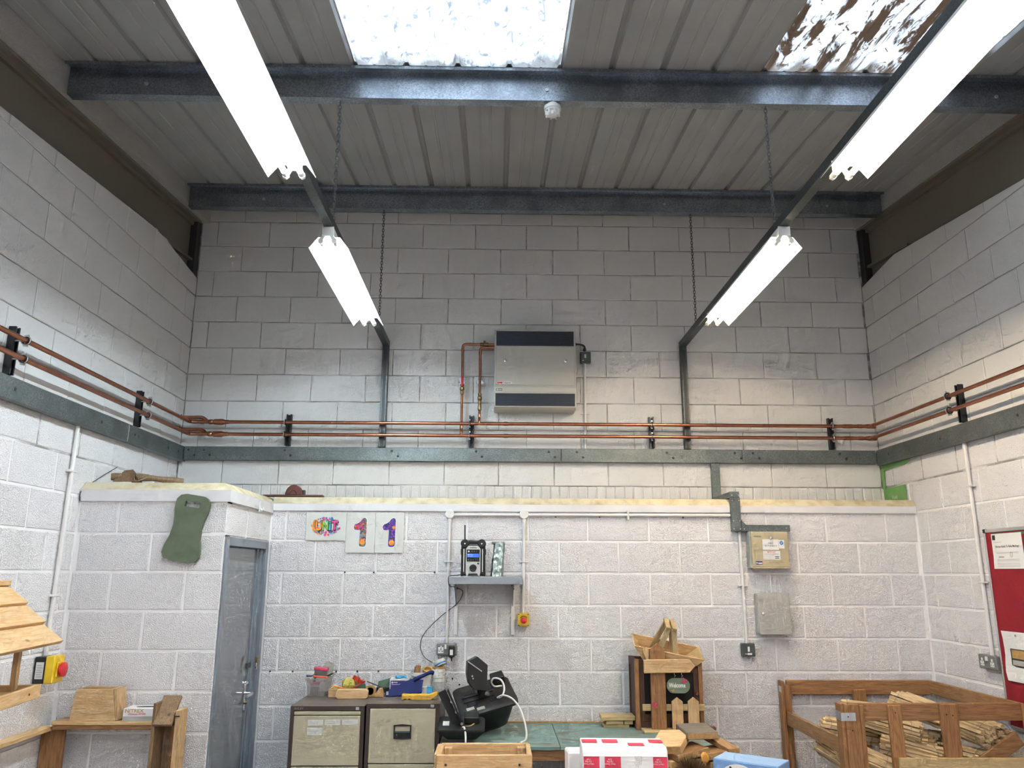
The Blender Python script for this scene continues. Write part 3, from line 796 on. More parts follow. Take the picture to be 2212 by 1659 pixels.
# ------------------------------------------------------------------ copper heating pipes
PR = .0142
def joint(mb, a, b, r=.0168): mb.cyl(a, b, r, n=14)
for zz, word in ((3.022, 'upper'), (2.922, 'lower')):
    t = thing('copper_pipe', '%s of the two copper heating pipes running around the walls' % word, 'pipe', (.3, 6.36, zz))
    XLp, XRp, Yp = -2.487, 3.088, 6.36
    MB().tube([(XLp, 1.5, zz), (XLp, 6.30, zz)], PR, 14).build('left_run', M['copper'], t, world=True, smooth=True)
    MB().tube(curve([(XLp, 6.30, zz), (XLp+.01, 6.345, zz), (XLp+.055, Yp, zz)]), PR+.002, 14).build('elbow', M['copper'], t, world=True, smooth=True)
    MB().tube([(XLp+.055, Yp, zz), (XRp-.05, Yp, zz)], PR, 14).build('back_run', M['copper'], t, world=True, smooth=True)
    MB().tube(curve([(XRp-.05, Yp, zz), (XRp-.01, Yp-.012, zz), (XRp, Yp-.06, zz)]), PR+.002, 14).build('elbow', M['copper'], t, world=True, smooth=True)
    MB().cyl((XRp-.03, Yp, zz), (XRp+.035, Yp, zz), .019, n=14).build('end_cap', M['copper'], t, world=True, smooth=True)
    MB().tube([(XRp, 6.30, zz), (XRp, 1.5, zz)], PR*.92, 14).build('right_run', M['copper'], t, world=True, smooth=True)
    # branch through the wall at the left corner
    MB().tube(curve([(XL, 6.41, zz+.047), (-2.50, 6.41, zz+.045), (-2.41, 6.405, zz+.043), (-2.36, 6.39, zz+.012), (-2.33, 6.365, zz-.002), (-2.27, Yp, zz)]), PR, 12).build('branch', M['copper'], t, world=True, smooth=True)
    MB().cyl((XL+.001, 6.41, zz+.047), (XL+.008, 6.41, zz+.047), .022, n=14).build('collar', M['brass'], t, world=True, smooth=True)
    f = MB(); f.lathe([(.0165, 0), (.021, .01), (.021, .028), (.0165, .034), (.024, .05), (.025, .11), (.019, .125), (.0165, .14), (.0175, .145), (.0175, .16)], (-2.335, Yp, zz), (1,0,0), 16)
    f.build('tee', M['copper'], t, world=True, smooth=True)
    for x in (-2.41, .06, 2.86, 2.90, 2.98): MB().cyl((x, Yp, zz), (x+.035, Yp, zz), .0168, n=14).build('coupling', M['copper'], t, world=True, smooth=True)

def bracket(lab, base, axis, out):                    # strut channel with two pipe rings
    b = Vector(base); ax = Vector(axis); o_ = Vector(out)
    t = thing('pipe_bracket', lab, 'bracket', b, group='pipe brackets')
    z0, z1 = 2.84, 3.10
    def at(a, d, z): return b + ax*a + o_*d + Vector((0, 0, z-b.z))
    f = MB()
    for a0, a1, d0, d1 in ((-.0205, .0205, .002, .005), (-.0205, -.0175, .005, .041), (.0175, .0205, .005, .041), (-.0175, -.010, .038, .041), (.010, .0175, .038, .041)):
        vs = [at(a, d_, z) for a in (a0, a1) for d_ in (d0, d1) for z in (z0, z1)]
        f.raw(vs, [(0,1,3,2), (4,6,7,5), (0,4,5,1), (2,3,7,6), (0,2,6,4), (1,5,7,3)])
    f.build('channel', M['strut'], t, world=True)
    for zz in (3.022, 2.922):
        dd = (YB-6.36) if abs(o_.y) > .5 else .099
        f = MB(); c = at(-.012, dd, zz)
        ring = [c + o_*math.cos(2*PI*k/14)*.0205 + Vector((0,0,math.sin(2*PI*k/14)*.0205)) for k in range(14)]
        f.tube(ring, .0052, 6, closed=True); f.build('ring', M['rubber'], t, world=True, smooth=True)
        f = MB()
        ring = [c + ax*-.004 + o_*math.cos(2*PI*k/14)*.0235 + Vector((0,0,math.sin(2*PI*k/14)*.0235)) for k in range(14)]
        f.tube(ring, .0028, 6, closed=True)
        for s_ in (-1, 1): f.cyl(c+Vector((0,0,s_*.026))-o_*.012, c+Vector((0,0,s_*.030))+o_*.014, .0055, n=8)
        f.cyl(at(-.012, .04, zz), at(-.012, dd-.02, zz), .005, n=8)
        f.build('clamp', M['zinc'], t, world=True, smooth=True)
    return t
for x, lab in ((-1.705, 'steel channel bracket nearest the left corner on the end wall pipes'), (-.205, 'steel channel bracket on the end wall pipes just below the heater risers'),
               (1.285, 'steel channel bracket on the end wall pipes beside the right rail drop'), (2.782, 'steel channel bracket on the end wall pipes next to the right corner')):
    bracket(lab, (x, YB, 2.84), (1,0,0), (0,-1,0))
bracket('steel channel bracket on the left wall pipes closest to the viewer', (XL, 4.07, 2.84), (0,1,0), (1,0,0))
bracket('steel channel bracket on the left wall pipes closest to the corner', (XL, 5.60, 2.84), (0,1,0), (1,0,0))
bracket('steel channel bracket on the right wall pipes', (XR, 5.20, 2.84), (0,-1,0), (-1,0,0))

# ------------------------------------------------------------------ fan convector heater
t = thing('wall_heater', 'pale grey fan convector heater with black grilles high on the end wall', 'heater', (.312, YB, 3.13))
hx0, hx1 = -.022, .647
frH = Frame((hx0, 0, 0), (0,1,0), (0,0,1))
pr = [(YB-.002, 3.13), (6.30, 3.13), (6.262, 3.145), (6.245, 3.25), (6.236, 3.268), (6.235, 3.30), (6.245, 3.318), (6.245, 3.792), (YB-.002, 3.792)]
f = MB(); f.prism(pr, frH, 0, hx1-hx0); f.build('body', M['heater'], t, world=True, bev=.003)
MB().box(hx0+.016, hx1-.016, 6.240, 6.246, 3.655, 3.778).build('top_grille', M['grille'], t, world=True)
for k in range(13): MB().box(hx0+.018, hx1-.018, 6.2365, 6.240, 3.660+k*.0092, 3.6635+k*.0092).build('louvre', M['grille_bar'], t, world=True)
for k in range(7): MB().box(hx0+.045+k*.098, hx0+.049+k*.098, 6.2355, 6.240, 3.657, 3.776).build('mullion', M['grille_bar'], t, world=True)
MB().box(hx0+.014, hx1-.014, 6.2395, 6.246, 3.322, 3.650).build('front_panel', M['heater'], t, world=True, bev=.002)
for x in (.065, .562):
    MB().lathe([(.012, 0), (.012, .004), (.007, .006), (0, .006)], (x, 6.2395, 3.525), (0,-1,0), 14).build('lock', M['chrome'], t, world=True, smooth=True)
fg = Frame((hx0+.012, 6.2608, 3.152), (1,0,0), (0,-.017/.0966*1.0,.0966/.0966))
f = MB()
for k in range(11):
    z0_ = 3.155+k*.0088; yy = 6.262-(z0_-3.145)*.162-.004
    MB().box(hx0+.014, hx1-.014, yy, yy+.004, z0_, z0_+.0045).build('louvre', M['grille_bar'], t, world=True)
f.raw([(hx0+.012, 6.2585, 3.152), (hx1-.012, 6.2585, 3.152), (hx1-.012, 6.2425, 3.252), (hx0+.012, 6.2425, 3.252), (hx0+.012, 6.2645, 3.152), (hx1-.012, 6.2645, 3.152), (hx1-.012, 6.2485, 3.252), (hx0+.012, 6.2485, 3.252)],
      [(0,1,2,3), (4,5,6,7), (0,1,5,4), (2,3,7,6), (0,3,7,4), (1,2,6,5)]); f.build('bottom_grille', M['grille'], t, world=True)
fr = Frame((0, 6.2392, 0), (1,0,0), (0,0,1))
f = MB(); f.rect(fr, .000, .122, 3.330, 3.348, 0, 0); f.rect(fr, .002, .046, 3.332, 3.346, .0004, 1); f.text(fr, 'Copperad', .083, 3.339, .014, .0004, 2, .02); f.build('badge', [M['paper'], M['red'], M['ink']], t, world=True, norm=False)
fr = Frame((0, 6.2345, 0), (1,0,0), (0,0,1)); f = MB(); f.rect(fr, -.006, .045, 3.272, 3.290, 0, 0); f.rect(fr, 0, .01, 3.276, 3.286, .0004, 1); f.rect(fr, .014, .042, 3.278, 3.283, .0004, 1); f.build('label', [M['green_card'], M['paper']], t, world=True, norm=False)
f = MB(); f.tube(curve([(hx1-.004, 6.36, 3.705), (.70, 6.37, 3.705), (.735, 6.38, 3.69), (.738, 6.40, 3.655)]), .008, 8); f.cyl((hx1-.004, 6.36, 3.705), (hx1+.016, 6.36, 3.705), .014, n=10); f.cyl((.738, 6.395, 3.68), (.738, 6.40, 3.655), .013, n=10)
f.build('flex', M['black'], t, world=True, smooth=True)

t = thing('copper_riser', 'pair of copper riser pipes with valves feeding the wall heater', 'pipe', (-.2, 6.37, 2.93))
for xx, z0_, z1_, yo in ((-.287, 2.925, 3.700, 6.375), (-.140, 3.022, 3.672, 6.375)):
    pts = [(xx, 6.36, z0_), (xx, 6.36, z0_+.02), (xx, yo, z0_+.06), (xx, yo, z1_-.03)]
    MB().tube(curve(pts[:1]+pts[1:3], 4)+[Vector(pts[3])], .0105, 12).build('riser', M['copper'], t, world=True, smooth=True)
    MB().tube(curve([(xx, yo, z1_-.03), (xx+.006, yo, z1_-.007), (xx+.03, yo, z1_)], 4)+[Vector((hx0+.005, yo, z1_))], .0108, 12).build('elbow', M['copper'], t, world=True, smooth=True)
    f = MB()
    for a in (z0_+.055, z1_-.06): f.cyl((xx, yo, a), (xx, yo, a+.025), .0125, n=12)
    f.cyl((xx+.05, yo, z1_), (xx+.075, yo, z1_), .0125, n=12); f.build('coupling', M['copper'], t, world=True, smooth=True)
    f = MB(); f.cyl((xx-.012, yo, 3.375), (xx-.012, YB, 3.375), .004, n=6); f.cyl((xx-.034, yo, 3.375), (xx-.020, yo, 3.375), .010, n=10); f.cyl((xx+.020, yo, 3.375), (xx+.034, yo, 3.375), .010, n=10); f.box(xx-.03, xx+.03, yo+.008, yo+.012, 3.362, 3.388)
    f.build('clip', M['zinc'], t, world=True)
for xx, zc in ((-.287, 3.315), (-.140, 3.235)):
    f = MB(); f.lathe([(.012, -.045), (.016, -.04), (.016, -.022), (.012, -.018), (.019, -.008), (.019, .012), (.012, .02), (.016, .026), (.016, .042), (.012, .045)], (xx, 6.375, zc), (0,0,1), 10); f.cyl((xx, 6.375, zc), (xx, 6.345, zc), .009, n=8)
    f.build('valve', M['brass'], t, world=True, smooth=True)
f = MB(); f.lathe([(.012, -.03), (.016, -.026), (.016, .0), (.012, .03)], (-.140, 6.375, 3.165), (0,0,1), 10); f.build('valve', M['brass'], t, world=True, smooth=True)
MB().box(-.296, -.278, 6.345, 6.36, 3.335, 3.42).build('valve_lever', M['red'], t, world=True, bev=.003)
f = MB(); f.lathe([(.011, -.04), (.015, -.035), (.015, -.01), (.011, -.005), (.015, .005), (.015, .03), (.011, .035)], (-.105, 6.375, 3.700), (1,0,0), 10); f.cyl((-.105, 6.375, 3.70), (-.105, 6.375, 3.732), .009, n=10)
f.build('air_vent', M['brass'], t, world=True, smooth=True)

def metal_box(name, lab, x0, x1, y1, z0, z1, d, material):
    t = thing(name, lab, 'switch', ((x0+x1)/2, y1, z0))
    MB().box(x0, x1, y1-d, y1-.001, z0, z1).build('enclosure', material, t, world=True, bev=.005, seg=2); return t
t = metal_box('fused_spur', 'grey metal fused switch box beside the wall heater', .703, .791, YB, 3.557, 3.655, .045, M['grey_dark_box'])
MB().box(.735, .752, YB-.05, YB-.045, 3.60, 3.632).build('switch', M['white_plastic'], t, world=True, bev=.002)
MB().box(.722, .730, YB-.047, YB-.045, 3.575, 3.583).build('neon', M['white_plastic'], t, world=True)
t = thing('conduit', 'white painted conduit dropping from the heater switch to the trunking', 'conduit', (.735, YB, 2.83))
MB().cyl((.742, YB-.014, 3.557), (.735, YB-.014, 2.828), .0105, n=12).build('pipe', M['conduit'], t, world=True, smooth=True)
MB().box(.700, .775, YB-.012, YB-.001, 3.122, 3.132).build('saddle', M['conduit'], t, world=True, bev=.002)

# ------------------------------------------------------------------ conduits and fittings on the partition wall
CYW = YL-.013
t = thing('conduit', 'white painted conduit along the top of the partition with two drops past the grey shelf', 'conduit', (.5, YL, 2.25))
MB().cyl((-.343, CYW, 2.258), (1.775, CYW, 2.262), .0112, n=12).build('pipe', M['conduit'], t, world=True, smooth=True)
MB().cyl((-.343, CYW, 2.258), (-.347, CYW, 1.345), .0112, n=12).build('pipe', M['conduit'], t, world=True, smooth=True)
MB().cyl((.212, CYW, 2.258), (.204, CYW, 1.553), .0112, n=12).build('pipe', M['conduit'], t, world=True, smooth=True)
for x in (-.343, .212):
    MB().lathe([(.034, 0), (.034, .026), (.031, .030), (0, .030)], (x, YL-.001, 2.262), (0,-1,0), 24).build('junction_box', M['conduit'], t, world=True, smooth=True)
    MB().cyl((x, CYW, 2.235), (x, CYW, 2.205), .015, n=12).build('coupling', M['conduit'], t, world=True, smooth=True)
for x, z in ((-.345, 1.915), (.207, 1.915)):
    MB().box(x-.034, x+.034, YL-.010, YL-.001, z-.006, z+.006).build('saddle', M['conduit'], t, world=True, bev=.002)
    MB().tube([(x+math.cos(a)*.0135, CYW-abs(math.sin(a))*.0125, z) for a in [PI*k/8 for k in range(9)]], .004, 6).build('saddle', M['conduit'], t, world=True, smooth=True)
MB().box(.985, .999, YL-.028, YL-.001, 2.224, 2.296).build('saddle', M['conduit'], t, world=True, bev=.003)
t = thing('conduit', 'white painted conduit dropping beside the beige breaker box to a grey switch', 'conduit', (1.82, YL, 1.35))
MB().cyl((1.826, CYW, 2.142), (1.828, CYW, 1.347), .0112, n=12).build('pipe', M['conduit'], t, world=True, smooth=True)
MB().box(1.790, 1.864, YL-.022, YL-.001, 1.745, 1.757).build('saddle', M['conduit'], t, world=True, bev=.003)
t = thing('conduit', 'white painted conduit dropping down the right wall beside the red noticeboard', 'conduit', (XR, 5.23, 1.34))
MB().cyl((XR-.014, 5.232, 2.715), (XR-.014, 5.232, 1.337), .0122, n=12).build('pipe', M['conduit'], t, world=True, smooth=True)
MB().cyl((XR-.014, 5.232, 2.715), (XR-.014, 5.232, 2.66), .0155, n=12).build('coupling', M['conduit'], t, world=True, smooth=True)
for z in (2.411, 1.787): MB().box(XR-.028, XR-.001, 5.192, 5.266, z-.006, z+.006).build('saddle', M['conduit'], t, world=True, bev=.003)
t = thing('conduit', 'white painted conduit dropping down the left wall to the yellow isolator', 'conduit', (XL, 4.83, 1.4))
MB().cyl((XL+.014, 4.838, 2.72), (XL+.014, 4.815, 1.368), .0125, n=12).build('pipe', M['conduit'], t, world=True, smooth=True)
for z in (2.428, 1.70): MB().box(XL+.001, XL+.028, 4.79, 4.866, z-.007, z+.007).build('saddle', M['conduit'], t, world=True, bev=.003)

# double socket with a plugged-in charger, emergency stop, fused switch
def socket_face(mb, fr, cx, cz, mi):
    mb.rect(fr, cx-.0036, cx+.0036, cz+.001, cz+.013, .0006, mi); mb.rect(fr, cx-.015, cx-.006, cz-.012, cz-.006, .0006, mi); mb.rect(fr, cx+.006, cx+.015, cz-.012, cz-.006, .0006, mi)
t = thing('wall_socket', 'grey metal double socket with a black plug-in adaptor on the partition', 'socket', (-.346, YL, 1.264))
MB().box(-.416, -.275, YL-.042, YL-.001, 1.264, 1.343).build('enclosure', M['grey_box'], t, world=True, bev=.005, seg=2)
fr = Frame((0, YL-.0425, 0), (1,0,0), (0,0,1))
f = MB(); f.rect(fr, -.404, -.366, 1.278, 1.318, .0002); f.rect(fr, -.388, -.380, 1.312, 1.328, .0002); f.build('insert', M['white_plastic'], t, world=True)
f = MB(); socket_face(f, fr, -.385, 1.298, 0); f.build('pin_holes', M['grey_box'], t, world=True)
MB().box(-.359, -.344, YL-.047, YL-.042, 1.305, 1.335).build('switch', M['white_plastic'], t, world=True, bev=.002)
t = thing('power_adaptor', 'small black plug-in power adaptor in the double socket under the shelf', 'adaptor', (-.306, 5.93, 1.25))
MB().box(-.327, -.286, YL-.085, YL-.044, 1.252, 1.330).build('body', M['black'], t, world=True, bev=.005)
fr = Frame((0, YL-.0855, 0), (1,0,0), (0,0,1)); MB().rect(fr, -.318, -.296, 1.268, 1.305, .0003).build('sticker', M['paper'], t, world=True)
MB().cyl((-.306, YL-.06, 1.252), (-.306, YL-.06, 1.225), .006, .003, n=8).build('strain_relief', M['black'], t, world=True, smooth=True)
t = thing('extra_socket', 'grey metal double socket on the right wall below the conduit', 'socket', (XR, 5.245, 1.25)); t.name = 'wall_socket'
MB().box(XR-.045, XR-.001, 5.150, 5.338, 1.250, 1.337).build('enclosure', M['grey_box'], t, world=True, bev=.006, seg=2)
fr = Frame((XR-.0455, 5.244, 1.293), (0,-1,0), (0,0,1))
for s_ in (-.052, .052):
    f = MB(); f.rect(fr, s_-.020, s_+.020, -.024, .004, .0002); f.rect(fr, s_-.009, s_+.009, .004, .024, .0002); f.build('insert', M['white_plastic'], t, world=True)
f = MB(); socket_face(f, fr, -.052, -.004, 0); socket_face(f, fr, .052, -.004, 0); f.build('pin_holes', M['grey_box'], t, world=True)
f = MB(); f.box(XR-.050, XR-.045, 5.230, 5.258, 1.300, 1.328); f.build('switch', M['white_plastic'], t, world=True, bev=.002)

t = thing('emergency_stop', 'yellow emergency stop box with red mushroom button on the partition', 'switch', (.205, YL, 1.463))
MB().box(.165, .246, YL-.052, YL-.001, 1.463, 1.553).build('enclosure', M['yellow'], t, world=True, bev=.005, seg=2)
MB().lathe([(.013, 0), (.013, .016), (.021, .018), (.022, .030), (.016, .036), (0, .038)], (.207, YL-.052, 1.505), (0,-1,0), 20).build('button', M['red'], t, world=True, smooth=True)
fr = Frame((.207, YL-.0525, 1.505), (1,0,0), (0,0,1)); f = MB()
for k in range(8):
    a0, a1 = .6+k*.25, .6+(k+.8)*.25
    f.poly([fr.p(math.cos(a0)*.025, math.sin(a0)*.025, .0003), fr.p(math.cos(a0)*.031, math.sin(a0)*.031, .0003), fr.p(math.cos(a1)*.031, math.sin(a1)*.031, .0003), fr.p(math.cos(a1)*.025, math.sin(a1)*.025, .0003)])
f.build('lettering', M['ink'], t, world=True)
for x in (.172, .239):
    for z in (1.470, 1.546): MB().cyl((x, YL-.052, z), (x, YL-.0535, z), .004, n=8).build('screw', M['black'], t, world=True)
t = metal_box('fused_spur', 'dark grey metal switch box below the key cabinet conduit', 1.783, 1.877, YL, 1.257, 1.347, .045, M['grey_dark_box'])
MB().box(1.822, 1.838, YL-.050, YL-.045, 1.290, 1.325).build('switch', M['white_plastic'], t, world=True, bev=.002)
fr = Frame((0, YL-.0455, 0), (1,0,0), (0,0,1)); MB().rect(fr, 1.818, 1.852, 1.268, 1.282, .0004).build('label', M['paper'], t, world=True)
MB().cyl((1.808, YL-.045, 1.275), (1.808, YL-.048, 1.275), .004, n=8).build('neon', M['white_plastic'], t, world=True)

# breaker box
t = thing('breaker_box', 'beige distribution board with paper labels under the galvanised trunking', 'electrical box', (2.02, YL, 1.88))
MB().box(1.872, 2.160, 5.905, YL-.001, 1.875, 2.142).build('body', M['beige_side'], t, world=True, bev=.004)
MB().box(1.884, 2.158, 5.888, 5.904, 1.884, 2.138).build('lid', M['beige_panel'], t, world=True, bev=.005, seg=2)
MB().box(1.880, 2.158, 5.880, 5.900, 1.873, 1.884).build('lid_lip', M['beige_panel'], t, world=True, bev=.003)
MB().lathe([(.011, 0), (.011, .012), (.008, .016), (0, .016)], (2.024, 5.888, 2.098), (0,-1,0), 16).build('knob', M['chrome'], t, world=True, smooth=True)
fr = Frame((0, 5.8872, 0), (1,0,0), (0,0,1))
f = MB(); f.rect(fr, 1.964, 2.084, 2.008, 2.084, .0002, 0); f.text(fr, 'DB 2', 2.024, 2.055, .016, .0006, 1); f.text(fr, 'FED FROM DB A 10', 2.024, 2.036, .014, .0006, 1, width=.086); f.build('label_card', [M['paper'], M['ink']], t, world=True, norm=False)
f = MB(); f.rect(fr, 1.964, 2.090, 1.938, 2.000, .0002, 0); f.text(fr, 'IMPORTANT', 2.026, 1.992, .011, .0006, 2, .02)
for k in range(4): f.rect(fr, 1.970, 2.082-.01*(k == 3)*4, 1.982-k*.0052, 1.9835-k*.0052, .0006, 3)
for z in (1.957, 1.946): f.rect(fr, 1.970, 2.02, z, z+.0015, .0006, 3); f.rect(fr, 2.050, 2.080, z-.001, z+.004, .0006, 1)
f.build('warning_label', [M['paper'], M['ink'], M['red'], M['ink_grey']], t, world=True, norm=False)
f = MB(); f.rect(fr, 2.086, 2.126, 2.018, 2.080, .0002, 0); f.disc(fr, 2.105, 2.058, .014, .0006, 20, 1)
f.poly([fr.p(2.097,2.058,.001), fr.p(2.1025,2.050,.001), fr.p(2.114,2.066,.001), fr.p(2.111,2.068,.001), fr.p(2.1025,2.056,.001), fr.p(2.099,2.0605,.001)], 0); f.build('test_sticker', [M['paper'], M['blue']], t, world=True, norm=False)
f = MB(); f.text(fr, 'SIEMENS', 1.930, 2.104, .012, .0004, 0, .02, width=.052); f.build('lettering', M['teal_ink'], t, world=True)
f = MB(); f.rect(fr, 1.906, 1.955, 1.902, 1.926, .0002, 0); f.rect(fr, 1.922, 1.953, 1.907, 1.916, .0006, 1); f.disc(fr, 1.914, 1.914, .006, .0006, 10, 1); f.build('maker_plate', [M['purple'], M['paper']], t, world=True, norm=False)

# key cabinet
t = thing('key_cabinet', 'plain grey metal key cabinet below the breaker box', 'cabinet', (2.02, YL, 1.41))
MB().box(1.902, 2.135, 5.915, YL-.001, 1.412, 1.700).build('body', M['key_cab'], t, world=True, bev=.012, seg=3)
MB().prism(rrect(.1165,.146,.016), Frame((2.0205, 5.913, 1.556), (1,0,0), (0,0,1)), 0, .017).build('door', M['key_cab'], t, world=True, bev=.004, seg=2)
MB().lathe([(.011, 0), (.011, .004), (.006, .006), (0, .006)], (1.940, 5.896, 1.556), (0,-1,0), 16).build('lock', M['chrome'], t, world=True, smooth=True)

# ------------------------------------------------------------------ shelf with radio and foil pack
t = thing('wall_shelf', 'small grey steel shelf on two painted brackets', 'shelf', (-.07, YL, 1.76))
MB().box(-.324, .190, 5.70, YL-.002, 1.790, 1.812).build('board', M['grey_shelf'], t, world=True, bev=.003)
MB().box(-.324, .190, 5.698, 5.704, 1.758, 1.808).build('front_lip', M['grey_shelf'], t, world=True, bev=.002)
for x in (-.285, .130):
    f = MB(); f.box(x-.014, x+.014, YL-.012, YL-.001, 1.40, 1.790); f.build('upright', M['conduit'], t, world=True, bev=.002)
    f = MB(); fr = Frame((x-.002, 0, 0), (0,1,0), (0,0,1)); f.prism([(YL-.012, 1.790), (YL-.24, 1.790), (YL-.24, 1.775), (YL-.012, 1.60)], fr, 0, .004); f.build('web', M['grey_shelf'], t, world=True)
    for z in (1.745, 1.722): MB().cyl((x+(-.008 if z > 1.73 else .008), YL-.012, z), (x+(-.008 if z > 1.73 else .008), YL-.015, z), .004, n=8).build('screw', M['black'], t, world=True)

t = thing('site_radio', 'black and silver job site radio with a lit blue screen', 'radio', (-.158, 5.80, 1.812))
def P(x0, x1, y0, y1, z0, z1, nm, m_, bev=.003, seg=2): return MB().box(x0, x1, y0, y1, z0, z1).build(nm, m_, t, bev=bev, seg=seg)
P(-.086, .086, -.045, .045, .004, .222, 'body', M['black'], .012)
for sx in (-1, 1):
    P(sx*.085-.014 if sx > 0 else -.088, .088 if sx > 0 else -.071, -.052, .050, .0, .040, 'bumper', M['rubber'], .008)
    MB().cyl((sx*.060, -.056, .228), (sx*.060, .05, .228), .030, n=20).build('corner_bumper', M['rubber'], t, smooth=True, bev=.005)
    MB().cyl((sx*.060, -.057, .226), (sx*.060, -.060, .226), .005, n=10).build('screw', M['chrome'], t)
    MB().cyl((sx*.066, -.050, .03), (sx*.066, -.050, .190), .005, n=10).build('guard_bar', M['chrome'], t, smooth=True)
    P(sx*.086-.004, sx*.086+.004, -.03, .03, .15, .19, 'side_pad', M['rubber'])
P(-.05, .05, -.035, .035, .226, .250, 'carry_handle', M['black'], .008)
frR = Frame((0, -.0465, 0), (1,0,0), (0,0,1))
f = MB(); f.prism([(-.048, 0.004), (.048, 0.004), (.052, .03), (.052, .190), (.036, .212), (-.036, .212), (-.052, .190), (-.052, .03)], frR, -.002, .006); f.build('front_panel', M['silver'], t)
f = MB(); f.prism([(-.046, .102), (.046, .102), (.046, .186), (-.046, .186)], frR, .006, .0075); f.build('display_panel', M['black_gloss'], t)
f = MB(); f.rect(frR, -.042, .042, .132, .156, .0079); f.build('screen', M['lcd'], t)
f = MB(); f.text(frR, 'BBC Radio', -.02, .150, .009, .0083, 0); f.text(frR, 'DAB FM', -.02, .140, .009, .0083, 0); f.build('screen_text', M['g_white'], t)
f = MB(); f.text(frR, 'makita', 0, .199, .015, .0064, 0, .03, width=.048); f.text(frR, 'DAB FM', -.034, .093, .008, .0064, 0); f.build('lettering', M['ink'], t)
for k in range(5): MB().cyl(frR.p(-.034+k*.017, .115, .0075), frR.p(-.034+k*.017, .115, .0095), .0045, n=10).build('button', M['grey_dark_box'], t)
for k in range(3): MB().cyl(frR.p(-.008+k*.016, .173, .0075), frR.p(-.008+k*.016, .173, .0095), .0045, n=10).build('button', M['grey_dark_box'], t)
MB().cyl(frR.p(-.032, .173, .0075), frR.p(-.032, .173, .010), .006, n=12).build('power_button', M['white_plastic'], t)
MB().lathe([(.025, 0), (.025, .010), (.021, .014), (.013, .014), (.012, .011), (0, .011)], frR.p(0, .058, .006), (0,-1,0), 24).build('tuning_knob', M['black'], t, smooth=True)
MB().cyl(frR.p(.036, .088, .006), frR.p(.036, .088, .009), .007, n=12).build('jack', M['black'], t)
f = MB(); f.prism([(-.036, .005), (.036, .005), (.030, .020), (-.030, .020)], frR, .006, .010); f.build('latch', M['black'], t)
MB().cyl((-.062, .02, .23), (-.065, .02, .362), .005, .0042, n=8).build('antenna', M['rubber'], t, smooth=True)

t = thing('foil_pack', 'crumpled silver foil packet standing beside the radio', 'packet', (.008, 5.81, 1.812))
f = MB(); random.seed(11); rows = 9
vs = []
for k in range(rows+1):
    z = .232*k/rows; w_ = .046-.006*k/rows; d_ = .035-.010*k/rows; cx = .002+.018*k/rows
    for j in range(10):
        a = 2*PI*j/10+.3; e_ = max(abs(math.cos(a)), abs(math.sin(a)))
        q = random.uniform(.93, 1.05)
        vs.append((cx+math.cos(a)/e_*w_*q, math.sin(a)/e_*d_*q, z+random.uniform(-.003, .003) if 0 < k < rows else z))
fs = [(k*10+j, k*10+(j+1) % 10, (k+1)*10+(j+1) % 10, (k+1)*10+j) for k in range(rows) for j in range(10)] + [tuple(range(9, -1, -1)), tuple(rows*10+j for j in range(10))]
f.raw(vs, fs); f.build('wrapper', M['foil'], t)
MB().box(-.036, .056, -.006, .006, .225, .243).build('top_fold', M['foil'], t, bev=.003)

tag(MB().tube(curve([(-.24, 5.86, 1.825), (-.275, 5.84, 1.818), (-.318, 5.80, 1.815), (-.332, 5.76, 1.80), (-.325, 5.80, 1.745), (-.29, 5.93, 1.735), (-.235, 5.955, 1.70), (-.275, 5.965, 1.62), (-.39, 5.967, 1.53), (-.50, 5.967, 1.42), (-.535, 5.967, 1.33), (-.50, 5.95, 1.25), (-.42, 5.93, 1.205), (-.385, 5.925, 1.205)], 8), .0026, 6).build('radio_cable', M['black'], smooth=True), 'thin black cable looping from the radio shelf down to a plug', 'cable')
t = thing('cable_plug', 'black inline cable connector with a white tag lying on the stacked tape rolls', 'plug', (-.36, 5.92, 1.205))
MB().cyl((-.392, 5.92, 1.200), (-.345, 5.92, 1.222), .010, n=10).build('connector', M['black'], t, world=True, smooth=True)
MB().box(-.014, .014, -.001, .001, -.012, .016, T=Matrix.Translation((-.323, 5.93, 1.232)) @ Matrix.Rotation(.5, 4, 'Y')).build('paper_tag', M['paper'], t, world=True)

# ------------------------------------------------------------------ the UNIT 11 cards
def sheet_of(name, lab, x0, x1, z0, z1):
    t = thing(name, lab, 'sign', ((x0+x1)/2, YL, z0))
    MB().box(x0, x1, YL-.006, YL-.004, z0, z1).build('sheet', M['paper_grey'], t, world=True); return t, Frame(((x0+x1)/2, YL-.0062, (z0+z1)/2), (1,0,0), (0,0,1))
random.seed(5)
t, fr = sheet_of('printed_card', 'card printed with graffiti letters and paint splashes, first of the three wall cards', -1.407, -1.111, 2.066, 2.272)
f = MB(); cols = ['g_orange', 'g_pink', 'g_blue', 'g_teal', 'g_navy', 'g_green', 'ink', 'g_yellow']
for k in range(170):
    a = random.uniform(0, 2*PI); r_ = random.uniform(.62, 1.06)
    x = math.cos(a)*.098*r_; y = math.sin(a)*.062*r_
    ci = 0 if x < -.05 else (1 if random.random() < .4 else random.choice([2,3,4]))
    if random.random() < .2: ci = random.randrange(6)
    f.disc(fr, x, y, random.uniform(.002, .010)*(1.1-.4*abs(r_-.9)), .0002+.00002*k, 7, ci)
for k in range(26):
    a = random.uniform(0, 2*PI); x = math.cos(a)*.09; y = math.sin(a)*.058; L_ = random.uniform(.008, .022)
    f.poly([fr.p(x-.001, y, .003), fr.p(x+.001, y, .003), fr.p(x+math.cos(a)*L_, y+math.sin(a)*L_, .003)], random.randrange(6))
